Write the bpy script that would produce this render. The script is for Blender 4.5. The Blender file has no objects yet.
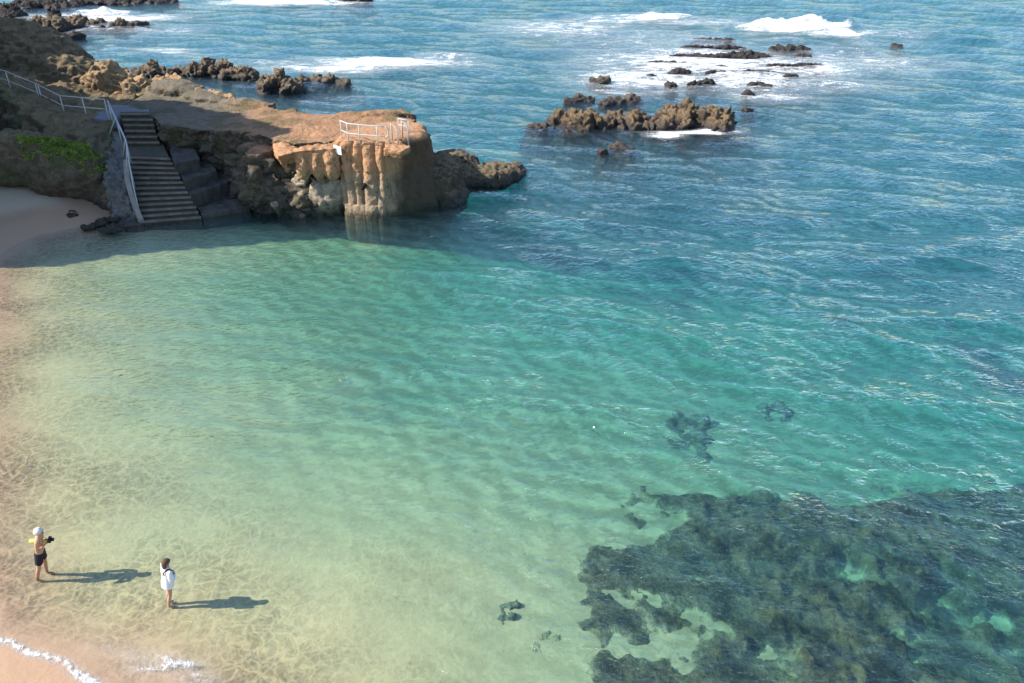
import bpy, bmesh, math, random
import numpy as np
from mathutils import Vector, Matrix, noise
from mathutils.bvhtree import BVHTree

random.seed(7); rng = np.random.default_rng(11)
S = bpy.context.scene
C = S.collection
R = math.radians

# ------------------------------------------------------------------ camera
F, CH, HZ = 804.0, 14.0, -120.0
PITCH = math.atan((341.5 - HZ) / F)
cp_, sp_ = math.cos(PITCH), math.sin(PITCH)
def at(px, py, z=0.0):
    """world point at height z seen at that picture point (used once, to survey the place)"""
    u = (px - 512) / F; v = -(py - 341.5) / F
    d = (u, cp_ + v * sp_, -sp_ + v * cp_)
    t = (z - CH) / d[2]
    return Vector((d[0] * t, d[1] * t, z))
cam_d = bpy.data.cameras.new('camera'); cam = bpy.data.objects.new('camera', cam_d); C.objects.link(cam)
cam.location = (0, 0, CH); cam.rotation_euler = (math.pi / 2 - PITCH, 0, 0)
cam_d.sensor_width = 36; cam_d.lens = 36 * F / 1024; cam_d.clip_end = 6000; cam_d.clip_start = .1
S.camera = cam

# ------------------------------------------------------------------ world and sun
SUN_EL = R(39); SUN_DIR = Vector((-1, -.12, 0)).normalized()      # towards the sun
w = bpy.data.worlds.new('World'); S.world = w; w.use_nodes = True
nt = w.node_tree; nt.nodes.clear()
sky = nt.nodes.new('ShaderNodeTexSky'); sky.sky_type = 'NISHITA'; sky.sun_disc = False
sky.sun_elevation = SUN_EL; sky.sun_rotation = math.atan2(SUN_DIR.x, SUN_DIR.y)
sky.air_density = 1.0; sky.dust_density = .6; sky.ozone_density = 3.0
bg = nt.nodes.new('ShaderNodeBackground'); bg.inputs[1].default_value = .15
wo = nt.nodes.new('ShaderNodeOutputWorld')
nt.links.new(sky.outputs[0], bg.inputs[0]); nt.links.new(bg.outputs[0], wo.inputs[0])
sd = bpy.data.lights.new('sun', 'SUN'); sd.energy = 5.0; sd.angle = R(.5); sd.color = (1, .93, .82)
so = bpy.data.objects.new('sun', sd); C.objects.link(so)
sv = Vector((SUN_DIR.x * math.cos(SUN_EL), SUN_DIR.y * math.cos(SUN_EL), math.sin(SUN_EL)))
so.rotation_euler = sv.to_track_quat('Z', 'Y').to_euler(); so.location = (-40, 0, 60)
S.view_settings.view_transform = 'Standard'; S.view_settings.look = 'None'
S.view_settings.exposure = .8; S.view_settings.gamma = 1
S.render.engine = 'CYCLES'
S.cycles.use_denoising = True
S.cycles.max_bounces = 6; S.cycles.transparent_max_bounces = 16; S.cycles.volume_bounces = 0
S.cycles.sample_clamp_indirect = 6; S.cycles.caustics_reflective = False; S.cycles.caustics_refractive = False

# ------------------------------------------------------------------ node helpers
class NT:
    def __init__(s, name):
        s.m = bpy.data.materials.new(name); s.m.use_nodes = True
        s.t = s.m.node_tree; s.t.nodes.clear()
        s.out = s.t.nodes.new('ShaderNodeOutputMaterial')
    def n(s, typ, ins=None, **kw):
        nd = s.t.nodes.new('ShaderNode' + typ)
        for k, v in kw.items(): setattr(nd, k, v)
        for k, v in (ins or {}).items():
            if hasattr(v, 'is_output'): s.t.links.new(v, nd.inputs[k])
            elif isinstance(v, bpy.types.Node): s.t.links.new(v.outputs[0], nd.inputs[k])
            else: nd.inputs[k].default_value = v
        return nd
    def math(s, op, a, b=0.0, clamp=False):
        return s.n('Math', {0: a, 1: b}, operation=op, use_clamp=clamp).outputs[0]
    def mapr(s, v, a, b, c=0.0, d=1.0):
        return s.n('MapRange', {0: v, 1: a, 2: b, 3: c, 4: d}, interpolation_type='SMOOTHSTEP').outputs[0]
    def noise(s, vec, sc, det=4.0, rough=.55, dist=0.0):
        return s.n('TexNoise', {'Vector': vec, 'Scale': sc, 'Detail': det, 'Roughness': rough, 'Distortion': dist}).outputs[0]
    def mix(s, f, a, b, bt='MIX'):
        nd = s.t.nodes.new('ShaderNodeMix'); nd.data_type = 'RGBA'; nd.blend_type = bt
        for i, v in ((0, f), (6, a), (7, b)):
            if hasattr(v, 'is_output'): s.t.links.new(v, nd.inputs[i])
            else: nd.inputs[i].default_value = v if i == 0 or len(v) == 4 else (*v, 1)
        return nd.outputs[2]
    def pos(s): return s.n('NewGeometry').outputs['Position']
    def obj(s): return s.n('TexCoord').outputs['Object']
    def sep(s, v): return s.n('SeparateXYZ', {0: v})
    def bump(s, h, st=.5, dist=.1, normal=None):
        i = {'Height': h, 'Strength': st, 'Distance': dist}
        if normal is not None: i['Normal'] = normal
        return s.n('Bump', i).outputs[0]
    def bsdf(s, col, rough=.9, normal=None, spec=.3, **kw):
        i = {'Base Color': col if hasattr(col, 'is_output') else (*col, 1), 'Roughness': rough, 'Specular IOR Level': spec}
        if normal is not None: i['Normal'] = normal
        i.update(kw)
        b = s.n('BsdfPrincipled', i)
        s.t.links.new(b.outputs[0], s.out.inputs[0]); return b

def plain(name, col, rough=.7, var=.15, sc=12.0, metal=0.0, bmp=.0):
    t = NT(name); o = t.obj(); f = t.noise(o, sc, 3)
    c = t.mix(f, tuple(x * (1 - var) for x in col), tuple(min(1, x * (1 + var)) for x in col))
    nm = t.bump(t.noise(o, sc * 3, 3), bmp, .02) if bmp else None
    t.bsdf(c, rough, nm, Metallic=metal); return t.m

# ------------------------------------------------------------------ mesh helpers
def link(name, me, mat=None, parent=None):
    o = bpy.data.objects.new(name, me); C.objects.link(o)
    if mat is not None: me.materials.append(mat)
    if parent is not None: o.parent = parent
    return o
def from_data(name, vs, fs, mat=None, parent=None, smooth=True):
    me = bpy.data.meshes.new(name); me.from_pydata([tuple(v) for v in vs], [], fs); me.update()
    if smooth: me.polygons.foreach_set('use_smooth', [True] * len(me.polygons))
    return link(name, me, mat, parent)
def tag(o, label, cat, group=None, kind=None):
    o['label'] = label; o['category'] = cat
    if group: o['group'] = group
    if kind: o['kind'] = kind
    return o
def empty(name, loc, rz=0.0):
    o = bpy.data.objects.new(name, None); C.objects.link(o); o.location = loc; o.rotation_euler.z = rz
    o.empty_display_size = .2; return o
def np_mesh(name, V, quads, smooth=True):
    me = bpy.data.meshes.new(name)
    me.vertices.add(len(V)); me.vertices.foreach_set('co', V.astype(np.float32).ravel())
    me.loops.add(quads.size); me.loops.foreach_set('vertex_index', quads.astype(np.int32).ravel())
    me.polygons.add(len(quads)); me.polygons.foreach_set('loop_start', np.arange(0, quads.size, 4, dtype=np.int32))
    me.update(calc_edges=True); me.validate()
    if smooth: me.polygons.foreach_set('use_smooth', [True] * len(me.polygons))
    return me
def grid_quads(nr, nc):
    i = np.arange(nr * nc).reshape(nr, nc)
    return np.stack([i[:-1, :-1], i[:-1, 1:], i[1:, 1:], i[1:, :-1]], -1).reshape(-1, 4)
def tube_geo(pts, r, n=8, vs=None, fs=None, closed_caps=True):
    vs = [] if vs is None else vs; fs = [] if fs is None else fs
    pts = [Vector(p) for p in pts]; b = len(vs); up0 = None
    for i, p in enumerate(pts):
        d = (pts[min(i + 1, len(pts) - 1)] - pts[max(i - 1, 0)]).normalized()
        a = d.cross(Vector((.31, .17, .93))).normalized() if up0 is None else (up0 - d * up0.dot(d)).normalized()
        up0 = a; c = d.cross(a); rr = r[i] if isinstance(r, (list, tuple)) else r
        for k in range(n):
            t = 2 * math.pi * k / n; vs.append(p + (a * math.cos(t) + c * math.sin(t)) * rr)
    for i in range(len(pts) - 1):
        for k in range(n):
            k2 = (k + 1) % n; fs.append((b + i * n + k, b + i * n + k2, b + (i + 1) * n + k2, b + (i + 1) * n + k))
    if closed_caps:
        fs.append(tuple(b + k for k in range(n))[::-1]); fs.append(tuple(b + (len(pts) - 1) * n + k for k in range(n)))
    return vs, fs
def tube(name, pts, r, mat, parent=None, n=8):
    vs, fs = tube_geo(pts, r, n); return from_data(name, vs, fs, mat, parent)
def frustum(bot, top, vs, fs):
    n = len(bot); b = len(vs)
    vs += [Vector(p) for p in bot] + [Vector(p) for p in top]
    for i in range(n):
        j = (i + 1) % n; fs.append((b + i, b + j, b + n + j, b + n + i))
    fs.append(tuple(b + i for i in range(n))[::-1]); fs.append(tuple(b + n + i for i in range(n)))
def ellipsoid(c, r, vs, fs, rz=0.0, nu=20, nv=12, tilt=0.0):
    b = len(vs); M = Matrix.Rotation(rz, 3, 'Z') @ Matrix.Rotation(tilt, 3, 'Y'); c = Vector(c)
    for i in range(nv + 1):
        th = math.pi * i / nv
        for k in range(nu):
            ph = 2 * math.pi * k / nu
            vs.append(c + M @ Vector((r[0] * math.sin(th) * math.cos(ph), r[1] * math.sin(th) * math.sin(ph), r[2] * math.cos(th))))
    for i in range(nv):
        for k in range(nu):
            k2 = (k + 1) % nu; fs.append((b + i * nu + k, b + (i + 1) * nu + k, b + (i + 1) * nu + k2, b + i * nu + k2))
def fuse(name, vs, fs, voxel, mat, disp, parent=None, smooth_it=2):
    """one closed skin round all the overlapping shapes, then worn by noise"""
    me = bpy.data.meshes.new(name); me.from_pydata([tuple(v) for v in vs], [], fs); me.update()
    bm = bmesh.new(); bm.from_mesh(me); bmesh.ops.remove_doubles(bm, verts=bm.verts, dist=1e-4)
    bmesh.ops.recalc_face_normals(bm, faces=bm.faces); bm.to_mesh(me); bm.free()
    o = link(name, me)
    m = o.modifiers.new('r', 'REMESH'); m.mode = 'VOXEL'; m.voxel_size = voxel
    if smooth_it:
        s = o.modifiers.new('s', 'SMOOTH'); s.iterations = smooth_it; s.factor = .5
    dg = bpy.context.evaluated_depsgraph_get(); me2 = bpy.data.meshes.new_from_object(o.evaluated_get(dg))
    o.modifiers.clear(); o.data = me2; bpy.data.meshes.remove(me); me2.name = name
    n = len(me2.vertices); co = np.empty(n * 3, np.float32); me2.vertices.foreach_get('co', co); co = co.reshape(-1, 3)
    nr = np.empty(n * 3, np.float32); me2.vertex_normals.foreach_get('vector', nr); nr = nr.reshape(-1, 3)
    out = np.empty_like(co)
    for i in range(n):
        p = Vector(co[i].tolist()); q = Vector(nr[i].tolist()); out[i] = disp(p, q)
    me2.vertices.foreach_set('co', out.ravel()); me2.update()
    me2.polygons.foreach_set('use_smooth', [True] * len(me2.polygons))
    me2.materials.clear(); me2.materials.append(mat)
    if parent: o.parent = parent
    return o
def crag(a=.35, f=.6, b=.16, g=1.8, c=.06, h=5.0, off=0.0):
    o = Vector((off, off * .7, off * 1.3))
    def d(p, n):
        q = p + o
        v = a * noise.fractal(q * f, 1.0, 2.0, 3) + b * (noise.ridged_multi_fractal(q * g, .9, 2.1, 3, 1.0, 2.0) - 1.0) \
            + c * noise.noise(q * h)
        return p + n * v
    return d

# ------------------------------------------------------------------ shore profile and sea bed
SHORE = [(-19.2, 80), (-19.2, 36.6), (-19.8, 35.3), (-21.5, 34.3), (-22.3, 32.5), (-21.8, 30.0), (-20.4, 27.0), (-18.2, 22.6), (-15.9, 18.4), (-13.4, 14.2), (-11.2, 11.45), (-9.6, 10.9), (-8.4, 10.6), (-6.6, 9.6), (-4.5, 6.0), (-3.5, 0)]
COVE = [(-21.5, 33.2), (-19.6, 35.0), (-19.2, 37.0)]
def seg_dist(X, Y, P):
    best = np.full(X.shape, 1e9); sgn = np.ones(X.shape)
    for (x0, y0), (x1, y1) in zip(P[:-1], P[1:]):
        dx, dy = x1 - x0, y1 - y0; L = dx * dx + dy * dy
        t = np.clip(((X - x0) * dx + (Y - y0) * dy) / L, 0, 1)
        d = np.hypot(X - x0 - t * dx, Y - y0 - t * dy)
        cr = dx * (Y - y0) - dy * (X - x0)
        m = d < best - 1e-6; best = np.where(m, d, best); sgn = np.where(m, np.sign(cr), sgn)
    return best * sgn
def inside(X, Y, P):
    m = np.zeros(X.shape, bool)
    for (x0, y0), (x1, y1) in zip(P, P[1:] + P[:1]):
        c = ((y0 > Y) != (y1 > Y)) & (X < (x1 - x0) * (Y - y0) / (y1 - y0 + 1e-12) + x0); m ^= c
    return m
def vnoise(X, Y, f, seed=0, oct=3):
    """cheap value noise on arrays"""
    r = np.random.default_rng(seed); T = r.random((256, 256)); out = 0; amp = 1.0; tot = 0
    for k in range(oct):
        x = X * f + 37.7 * k + 1000; y = Y * f + 11.3 * k + 1000
        xi = np.floor(x).astype(int); yi = np.floor(y).astype(int); u = x - xi; v = y - yi
        u = u * u * (3 - 2 * u); v = v * v * (3 - 2 * v)
        a = T[xi % 256, yi % 256]; b = T[(xi + 1) % 256, yi % 256]; c = T[xi % 256, (yi + 1) % 256]; d = T[(xi + 1) % 256, (yi + 1) % 256]
        out = out + amp * ((a * (1 - u) + b * u) * (1 - v) + (c * (1 - u) + d * u) * v); tot += amp; amp *= .5; f *= 2.03
    return out / tot - .5
def shore_d(X, Y):
    d = np.maximum(seg_dist(X, Y, SHORE), (Y - 46) * 1.2)
    return d + .7 * vnoise(X, Y, .35, 3, 2) + .25 * vnoise(X, Y, 1.3, 8, 2)
def bed_height(X, Y):
    d = shore_d(X, Y)
    dep = np.interp(d, [-40, -6, 0, 1.5, 4, 8, 14, 24, 40, 70, 200], [3.0, .9, 0, -.17, -.42, -.85, -1.5, -2.6, -4.2, -6, -10])
    dep = dep + np.clip(d / 10, 0, 1) * .25 * vnoise(X, Y, .3, 5, 3)
    wob = 5 * vnoise(X, Y, .12, 61, 3); q = np.clip((X + wob + 8) / 9, 0, 1) * np.clip((Y + .6 * wob - 30) / 16, 0, 1); q = q * q * (3 - 2 * q); q2 = np.clip((Y - 46) / 6, 0, 1)
    return dep - 2.6 * np.maximum(q, q2) * np.clip(d / 4, 0, 1)
def fan(rows, cols, spread=1.15, base=16.0, dense=1.6):
    u = np.linspace(-1, 1, cols); u = np.sign(u) * np.abs(u) ** dense
    y = rows[:, None]; X = u[None, :] * (spread * y + base); Y = np.broadcast_to(y, X.shape)
    return X, Y
rows = 5.0 * np.exp(np.linspace(0, math.log(135 / 5.0), 330)); rows = np.concatenate([[-20, -8, 0, 2.5], rows, np.geomspace(140, 5000, 40)])
X, Y = fan(rows, 420)
Z = bed_height(X, Y)
sb = np_mesh('seabed', np.stack([X, Y, Z], -1).reshape(-1, 3), grid_quads(*X.shape))
t = NT('sand'); P = t.pos(); px = t.sep(P)
n1 = t.noise(P, .5, 5); n2 = t.noise(P, 14, 3)
rip = t.noise(t.n('Mapping', {'Vector': P, 'Rotation': (0, 0, R(35)), 'Scale': (1.6, .5, 1)}), 2.2, 4, .55, 1.2)
dry = t.mapr(t.math('ADD', px.outputs[2], t.math('MULTIPLY', t.math('SUBTRACT', n1, .5), .12)), .30, .55)
wet = t.mix(n1, (.41, .262, .16), (.48, .31, .195)); drc = t.mix(n1, (.50, .39, .275), (.58, .45, .32))
deepc = t.mix(n1, (.475, .365, .185), (.56, .435, .235))
wet = t.mix(t.mapr(px.outputs[2], -.03, -.30), wet, deepc)
col = t.mix(dry, wet, drc)
col = t.mix(t.math('MULTIPLY', t.math('GREATER_THAN', n2, .66), .35), col, (.2, .15, .1))
weed = t.math('MULTIPLY', t.mapr(t.noise(P, .16, 5, .6), .55, .64), t.mapr(px.outputs[2], -2.4, -3.2))
col = t.mix(weed, col, (.035, .05, .035))
bh = t.math('ADD', t.math('MULTIPLY', rip, .35), t.noise(P, 5, 4))
t.bsdf(col, t.math('ADD', .45, t.math('MULTIPLY', dry, .5)), t.bump(bh, .35, .05), .35)
o = link('seabed', sb, t.m); o['kind'] = 'structure'; o['label'] = 'pale sand of the beach running down under the clear water'

# ------------------------------------------------------------------ water
rows = 5.0 * np.exp(np.linspace(0, math.log(135 / 5.0), 620)); rows = np.concatenate([[-20, -8, 0, 2.5], rows, np.geomspace(136.5, 5000, 60)])
X, Y = fan(rows, 900, dense=1.25)
D = shore_d(X, Y); depth = -bed_height(X, Y)
HS = np.zeros_like(X); H = np.zeros_like(X); DX = np.zeros_like(X); DY = np.zeros_like(X)
calm = np.clip((depth - .05) / 1.6, .05, 1.0)
cove = np.clip(1 - np.hypot((X + 13) / 8, (Y - 33) / 5), 0, 1); calm = calm * (1 - .6 * cove)
step = np.maximum(Y, 5) * .0053
warp1 = 2.2 * vnoise(X, Y, .09, 21, 2); warp2 = 2.2 * vnoise(X, Y, .09, 22, 2)
for k in range(46):
    lam = .55 * (8.5 / .55) ** (k / 45); th = math.atan2(-.88, -.40) + rng.normal(0, .38)
    kx, ky = math.cos(th) * 2 * math.pi / lam, math.sin(th) * 2 * math.pi / lam
    amp = .0086 * lam ** .72 * rng.uniform(.6, 1.3); ph = rng.uniform(0, 6.28)
    fade = np.clip((lam / step - 3) / 3, 0, 1)
    a = kx * (X + warp1) + ky * (Y + warp2) + ph
    gate = .55 + .9 * (.5 + vnoise(X, Y, .6 / lam ** .7, 40 + k, 1))
    A = amp * fade * gate * (calm if lam < 4 else calm ** 1.5)
    if lam < 1.2: HS += gate * np.cos(a)
    H += A * np.cos(a); DX -= .8 * A * math.cos(th) * np.sin(a); DY -= .8 * A * math.sin(th) * np.sin(a)
FO = np.zeros_like(X)
def patch(px, py, rx, ry, s, rz=0.0, f=.9):
    s = s * 1.07; rx *= 1.35; ry *= 1.45
    """an area of broken water, radii in metres"""
    c = at(px, py); ca, sa = math.cos(rz), math.sin(rz)
    u = ((X - c.x) * ca + (Y - c.y) * sa) / rx; v = (-(X - c.x) * sa + (Y - c.y) * ca) / ry
    m = np.clip(1.25 - np.sqrt(u * u + v * v), 0, 1) * s
    np.maximum(FO, m, out=FO)
for a in [(565, 28, 9, 6, .62), (600, 20, 8, 3, .6), (655, 17, 6, 2.4, .8), (700, 22, 7, 2.5, .62), (640, 40, 14, 8, .45),
          (700, 62, 11, 7, .78), (650, 78, 7, 4.5, .75), (745, 78, 7, 5, .72), (800, 68, 7, 4, .66), (840, 60, 9, 6, .55), (890, 42, 6, 4, .5), (860, 62, 9, 5, .55), (660, 60, 7, 5, .6), (830, 84, 6, 3, .55),
          (770, 96, 3.5, 2, .7), (690, 133, 2.6, .55, 1.1), (665, 136, 1.2, .5, 1.0), (720, 131, 1.5, .5, .9), (620, 148, .8, .3, .5),
          (390, 62, 7, 2.2, 1.0), (340, 68, 7, 1.6, .8), (440, 58, 4, 2.5, .6), (300, 64, 7, 3, .5), (165, 50, 3, 2, .6),
          (125, 18, 7, 2.5, .9), (100, 14, 4, 2, .9), (60, 16, 9, 3, .65), (25, 30, 5, 3.5, .65), (80, 28, 9, 2.5, .55), (160, 30, 6, 2, .5), (285, 3, 10, 2.2, 1.0), (330, 0, 9, 2, .7),
          (620, 92, 3, 1.4, .6), (600, 88, 4, 1.5, .45), (865, 116, .7, .25, .5)]:
    patch(*a)
def breaker(px, py, L, hgt, wid, rz):
    c = at(px, py); ca, sa = math.cos(rz), math.sin(rz)
    u = (X - c.x) * ca + (Y - c.y) * sa; v = -(X - c.x) * sa + (Y - c.y) * ca
    e = np.clip(1 - (u / L) ** 2, 0, 1) ** .7; n = .75 + 1.5 * vnoise(X, Y, .55, 77, 4)
    r = hgt * e * n * np.where(v < 0, np.exp(-(v / (wid * .45)) ** 2), np.exp(-(v / (wid * 1.5)) ** 2))
    H.__iadd__(r); np.maximum(FO, np.clip(e * 1.5 * np.exp(-((v + wid * .3) / (wid * 1.0)) ** 2) * (.45 + .45 * n), 0, .98), out=FO)
breaker(792, 30, 7.5, 1.25, 1.5, -.08); breaker(870, 34, 8, .55, 2.0, -.1)
FO = np.where((X > at(845, 30).x) & (Y > 78), FO * .55, FO)
breaker(655, 18, 5, .6, 1.2, .1); breaker(285, 2, 8, .8, 1.4, 0); breaker(390, 62, 5, .35, .9, .05); breaker(105, 14, 4, .9, 1.0, 0)
# swash edge on the beach
edge = np.exp(-((D - .14) / .17) ** 2) * np.clip((12.6 - Y) / 1.2, .0, 1) * .78
edge2 = np.exp(-((D - .95) / .45) ** 2) * np.clip((12.0 - Y) / 1.0, 0, 1) * .62
edge3 = np.exp(-((D - .12) / .10) ** 2) * np.clip((Y - 26) / 3, 0, 1) * np.clip((35 - Y) / 2, 0, 1) * .35
FO = np.maximum(FO, np.maximum(edge, np.maximum(edge2, edge3)))
lift = .012 * np.exp(-((D - .2) / .25) ** 2)
V = np.stack([X + DX, Y + DY, H + lift - .0], -1).reshape(-1, 3)
wm = np_mesh('sea', V, grid_quads(*X.shape))
for nm, arr in (('foam', FO), ('shal', np.clip(1 - depth / 1.7, 0, 1)), ('calm', calm), ('dep', depth), ('crest', HS / (HS.std() * 2))):
    at_ = wm.attributes.new(nm, 'FLOAT', 'POINT'); at_.data.foreach_set('value', arr.astype(np.float32).ravel())
t = NT('sea_water'); P = t.pos()
foam = t.n('Attribute', attribute_name='foam').outputs['Fac']; shal = t.n('Attribute', attribute_name='shal').outputs['Fac']
calm_ = t.n('Attribute', attribute_name='calm').outputs['Fac']; dep_ = t.n('Attribute', attribute_name='dep').outputs['Fac']
mp = t.n('Mapping', {'Vector': P, 'Rotation': (0, 0, R(24)), 'Scale': (.66, 1.0, 1.0)}).outputs[0]
mp2 = t.n('Mapping', {'Vector': P, 'Rotation': (0, 0, R(-8)), 'Scale': (.6, 1.0, 1.0)}).outputs[0]
h = t.math('ADD', t.math('MULTIPLY', t.noise(mp, 3.4, 3, .58, .4), .80), t.math('MULTIPLY', t.noise(mp2, 7.0, 3, .6, .3), .60))
gust = t.mapr(t.noise(P, .12, 3), .3, .7, .55, 1.15)
st = t.math('MULTIPLY', t.math('MULTIPLY', t.math('ADD', .42, t.math('MULTIPLY', calm_, .58)), gust), .95)
nrm = t.n('Bump', {'Height': h, 'Strength': st, 'Distance': .27}).outputs[0]
cs = t.math('ABSOLUTE', t.n('VectorMath', {0: t.n('NewGeometry').outputs['Incoming'], 1: nrm}, operation='DOT_PRODUCT').outputs['Value'])
fr = t.math('ADD', .02, t.math('MULTIPLY', .98, t.math('POWER', t.math('SUBTRACT', 1.0, cs, True), 5.0)))
gl = t.n('BsdfGlossy', {'Color': (1, 1, 1, 1), 'Roughness': .04, 'Normal': nrm})
# caustic net painted into the surface's transparency, as if ripples focused the light
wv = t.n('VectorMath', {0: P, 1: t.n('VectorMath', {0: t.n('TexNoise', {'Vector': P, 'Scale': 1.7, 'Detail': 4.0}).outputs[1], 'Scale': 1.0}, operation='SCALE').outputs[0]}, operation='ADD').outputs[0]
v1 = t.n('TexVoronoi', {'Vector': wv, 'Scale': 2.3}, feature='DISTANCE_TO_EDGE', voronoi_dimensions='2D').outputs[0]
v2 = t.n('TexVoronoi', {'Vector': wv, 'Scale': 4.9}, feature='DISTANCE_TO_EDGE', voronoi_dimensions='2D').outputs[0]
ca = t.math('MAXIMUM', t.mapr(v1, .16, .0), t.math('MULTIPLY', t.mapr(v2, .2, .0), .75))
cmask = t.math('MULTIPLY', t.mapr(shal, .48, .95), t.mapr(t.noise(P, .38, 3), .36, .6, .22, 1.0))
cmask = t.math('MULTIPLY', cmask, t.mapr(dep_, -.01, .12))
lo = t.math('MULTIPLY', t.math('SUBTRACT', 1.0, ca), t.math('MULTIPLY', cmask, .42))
# ripple light and dark painted into the transparency, darker in the troughs
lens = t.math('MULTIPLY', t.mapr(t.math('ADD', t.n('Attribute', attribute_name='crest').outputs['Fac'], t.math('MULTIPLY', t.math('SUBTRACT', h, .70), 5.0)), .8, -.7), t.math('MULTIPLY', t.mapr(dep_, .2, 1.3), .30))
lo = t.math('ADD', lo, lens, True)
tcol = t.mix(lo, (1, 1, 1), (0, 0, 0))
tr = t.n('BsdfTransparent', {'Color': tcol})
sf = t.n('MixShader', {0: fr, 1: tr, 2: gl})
Pf = t.n('Mapping', {'Vector': P, 'Rotation': (0, 0, R(12)), 'Scale': (.55, 1.25, 1.0)}).outputs[0]
fn = t.math('ADD', t.math('MULTIPLY', t.noise(Pf, 1.1, 6, .70, .6), .62), t.math('MULTIPLY', t.noise(P, 7, 4, .65), .38))
fm = t.mapr(t.math('ADD', foam, t.math('MULTIPLY', t.math('SUBTRACT', fn, .5), 2.7)), .45, .98)
fm = t.math('MULTIPLY', fm, t.mapr(foam, .03, .25))
fm = t.math('MAXIMUM', fm, t.math('MULTIPLY', t.mapr(foam, .08, .95), t.mapr(fn, .32, .64, .06, .5)))
fd = t.n('BsdfDiffuse', {'Color': (.82, .84, .84, 1), 'Normal': t.bump(fn, 1.0, .45)})
fd = fd
sf2 = t.n('MixShader', {0: fm, 1: sf, 2: fd})
t.t.links.new(sf2.outputs[0], t.out.inputs[0])
va = t.n('VolumeAbsorption', {'Color': (.22, .855, .895, 1), 'Density': .40}); vsn = t.n('VolumeScatter', {'Color': (.5, .8, 1.0, 1), 'Density': .062})
vv = t.n('AddShader', {0: va, 1: vsn}); t.t.links.new(vv.outputs[0], t.out.inputs[1])
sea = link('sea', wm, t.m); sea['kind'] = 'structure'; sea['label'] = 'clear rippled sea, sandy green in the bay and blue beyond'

# ------------------------------------------------------------------ rock and concrete materials
def rock_mat(name, top, side, dark, wet_z=.45, moss=0.0, topn=(.55, .85), soil_x=None, crack=1.0, rust=None, soil_z=None):
    t = NT(name); P = t.pos(); g = t.n('NewGeometry'); z = t.sep(P).outputs[2]; nz = t.sep(g.outputs['Normal']).outputs[2]
    n1 = t.noise(P, .7, 6, .6); n2 = t.noise(P, 3.2, 6, .65); n3 = t.noise(P, 11, 4, .6)
    c = t.mix(t.mapr(n2, .3, .7), tuple(x * .62 for x in side), tuple(min(1, x * 1.3) for x in side))
    c = t.mix(t.mapr(n1, .48, .62), c, tuple(x * .8 + y * .2 for x, y in zip(side, top)))
    tf = t.mapr(t.math('ADD', nz, t.math('MULTIPLY', t.math('SUBTRACT', n2, .5), .5)), topn[0], topn[1])
    tc = t.mix(n2, tuple(x * .75 for x in top), tuple(min(1, x * 1.2) for x in top))
    if soil_x is not None:
        x0, x1, alt = soil_x
        xs = t.math('ADD', t.sep(P).outputs[0], t.math('MULTIPLY', t.math('SUBTRACT', n1, .5), 3.0))
        tc = t.mix(t.mapr(xs, x0, x1), t.mix(n2, tuple(x * .8 for x in alt), tuple(x * 1.2 for x in alt)), tc)
    if soil_z is not None: tf = t.math('MULTIPLY', tf, t.mapr(t.math('ADD', z, t.math('MULTIPLY', t.math('SUBTRACT', n2, .5), .6)), *soil_z))
    c = t.mix(tf, c, tc)
    if soil_z is not None:
        sl = t.noise(t.n('Mapping', {'Vector': P, 'Scale': (.5, .5, 5.0)}), 1.2, 4, .6); c = t.mix(t.math('MULTIPLY', t.math('SUBTRACT', 1.0, tf), t.math('MULTIPLY', t.mapr(sl, .52, .64), .7)), c, dark)
    if rust is not None: c = t.mix(t.math('MULTIPLY', t.mapr(n1, .5, .66), .75), c, rust)
    if moss: c = t.mix(t.math('MULTIPLY', t.mapr(n1, .5, .6), moss), c, (.05, .07, .025))
    if crack:
        vn = t.n('TexVoronoi', {'Vector': t.n('VectorMath', {0: P, 1: t.n('TexNoise', {'Vector': P, 'Scale': 2.0, 'Detail': 4.0}).outputs[1]}, operation='ADD'), 'Scale': 2.3}, feature='DISTANCE_TO_EDGE').outputs[0]
        c = t.mix(t.math('MULTIPLY', t.mapr(vn, .07, .0), .55 * crack), c, dark)
    spk = t.mapr(n3, .58, .72); c = t.mix(t.math('MULTIPLY', spk, .45), c, dark)
    wz = t.mapr(t.math('ADD', z, t.math('MULTIPLY', t.math('SUBTRACT', n2, .5), .5)), wet_z + .25, wet_z - .1)
    c = t.mix(t.math('MULTIPLY', wz, .85), c, dark)
    hh = t.math('ADD', t.math('MULTIPLY', n2, 1.0), t.math('MULTIPLY', n3, .35))
    t.bsdf(c, t.math('SUBTRACT', .92, t.math('MULTIPLY', wz, .5)), t.bump(hh, .9, .16), .3)
    return t.m
M = {}
M['head'] = rock_mat('headland_rock', (.345, .19, .10), (.115, .093, .068), (.03, .027, .022), .5, .5, (.6, .85), (-16.5, -12.5, (.17, .14, .10)), .7, None, (2.5, 3.0))
M['hill'] = rock_mat('hill_rock', (.20, .145, .08), (.115, .09, .06), (.022, .02, .017), .3, .5, (.55, .85), None, .7)
M['mound'] = rock_mat('mound_rock', (.42, .27, .14), (.22, .16, .10), (.04, .033, .026), -1, .25, (.35, .8), None, 1.0)
M['sea_rock'] = rock_mat('sea_rock', (.175, .12, .068), (.08, .056, .036), (.035, .027, .024), .28, 0, (.3, .85), None, .8)
M['dark_rock'] = rock_mat('wet_reef_rock', (.05, .042, .038), (.032, .027, .026), (.022, .018, .018), .1, 0, (.3, .85), None, .6)
M['ridge_rock'] = rock_mat('tidal_ridge_rock', (.175, .128, .083), (.10, .074, .05), (.03, .026, .024), .25, 0, (.4, .85), None, .8)
M['pale_rock'] = rock_mat('pale_boulder', (.42, .33, .23), (.28, .225, .165), (.07, .06, .045), .3, 0, (.4, .85), None, .3)
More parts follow.
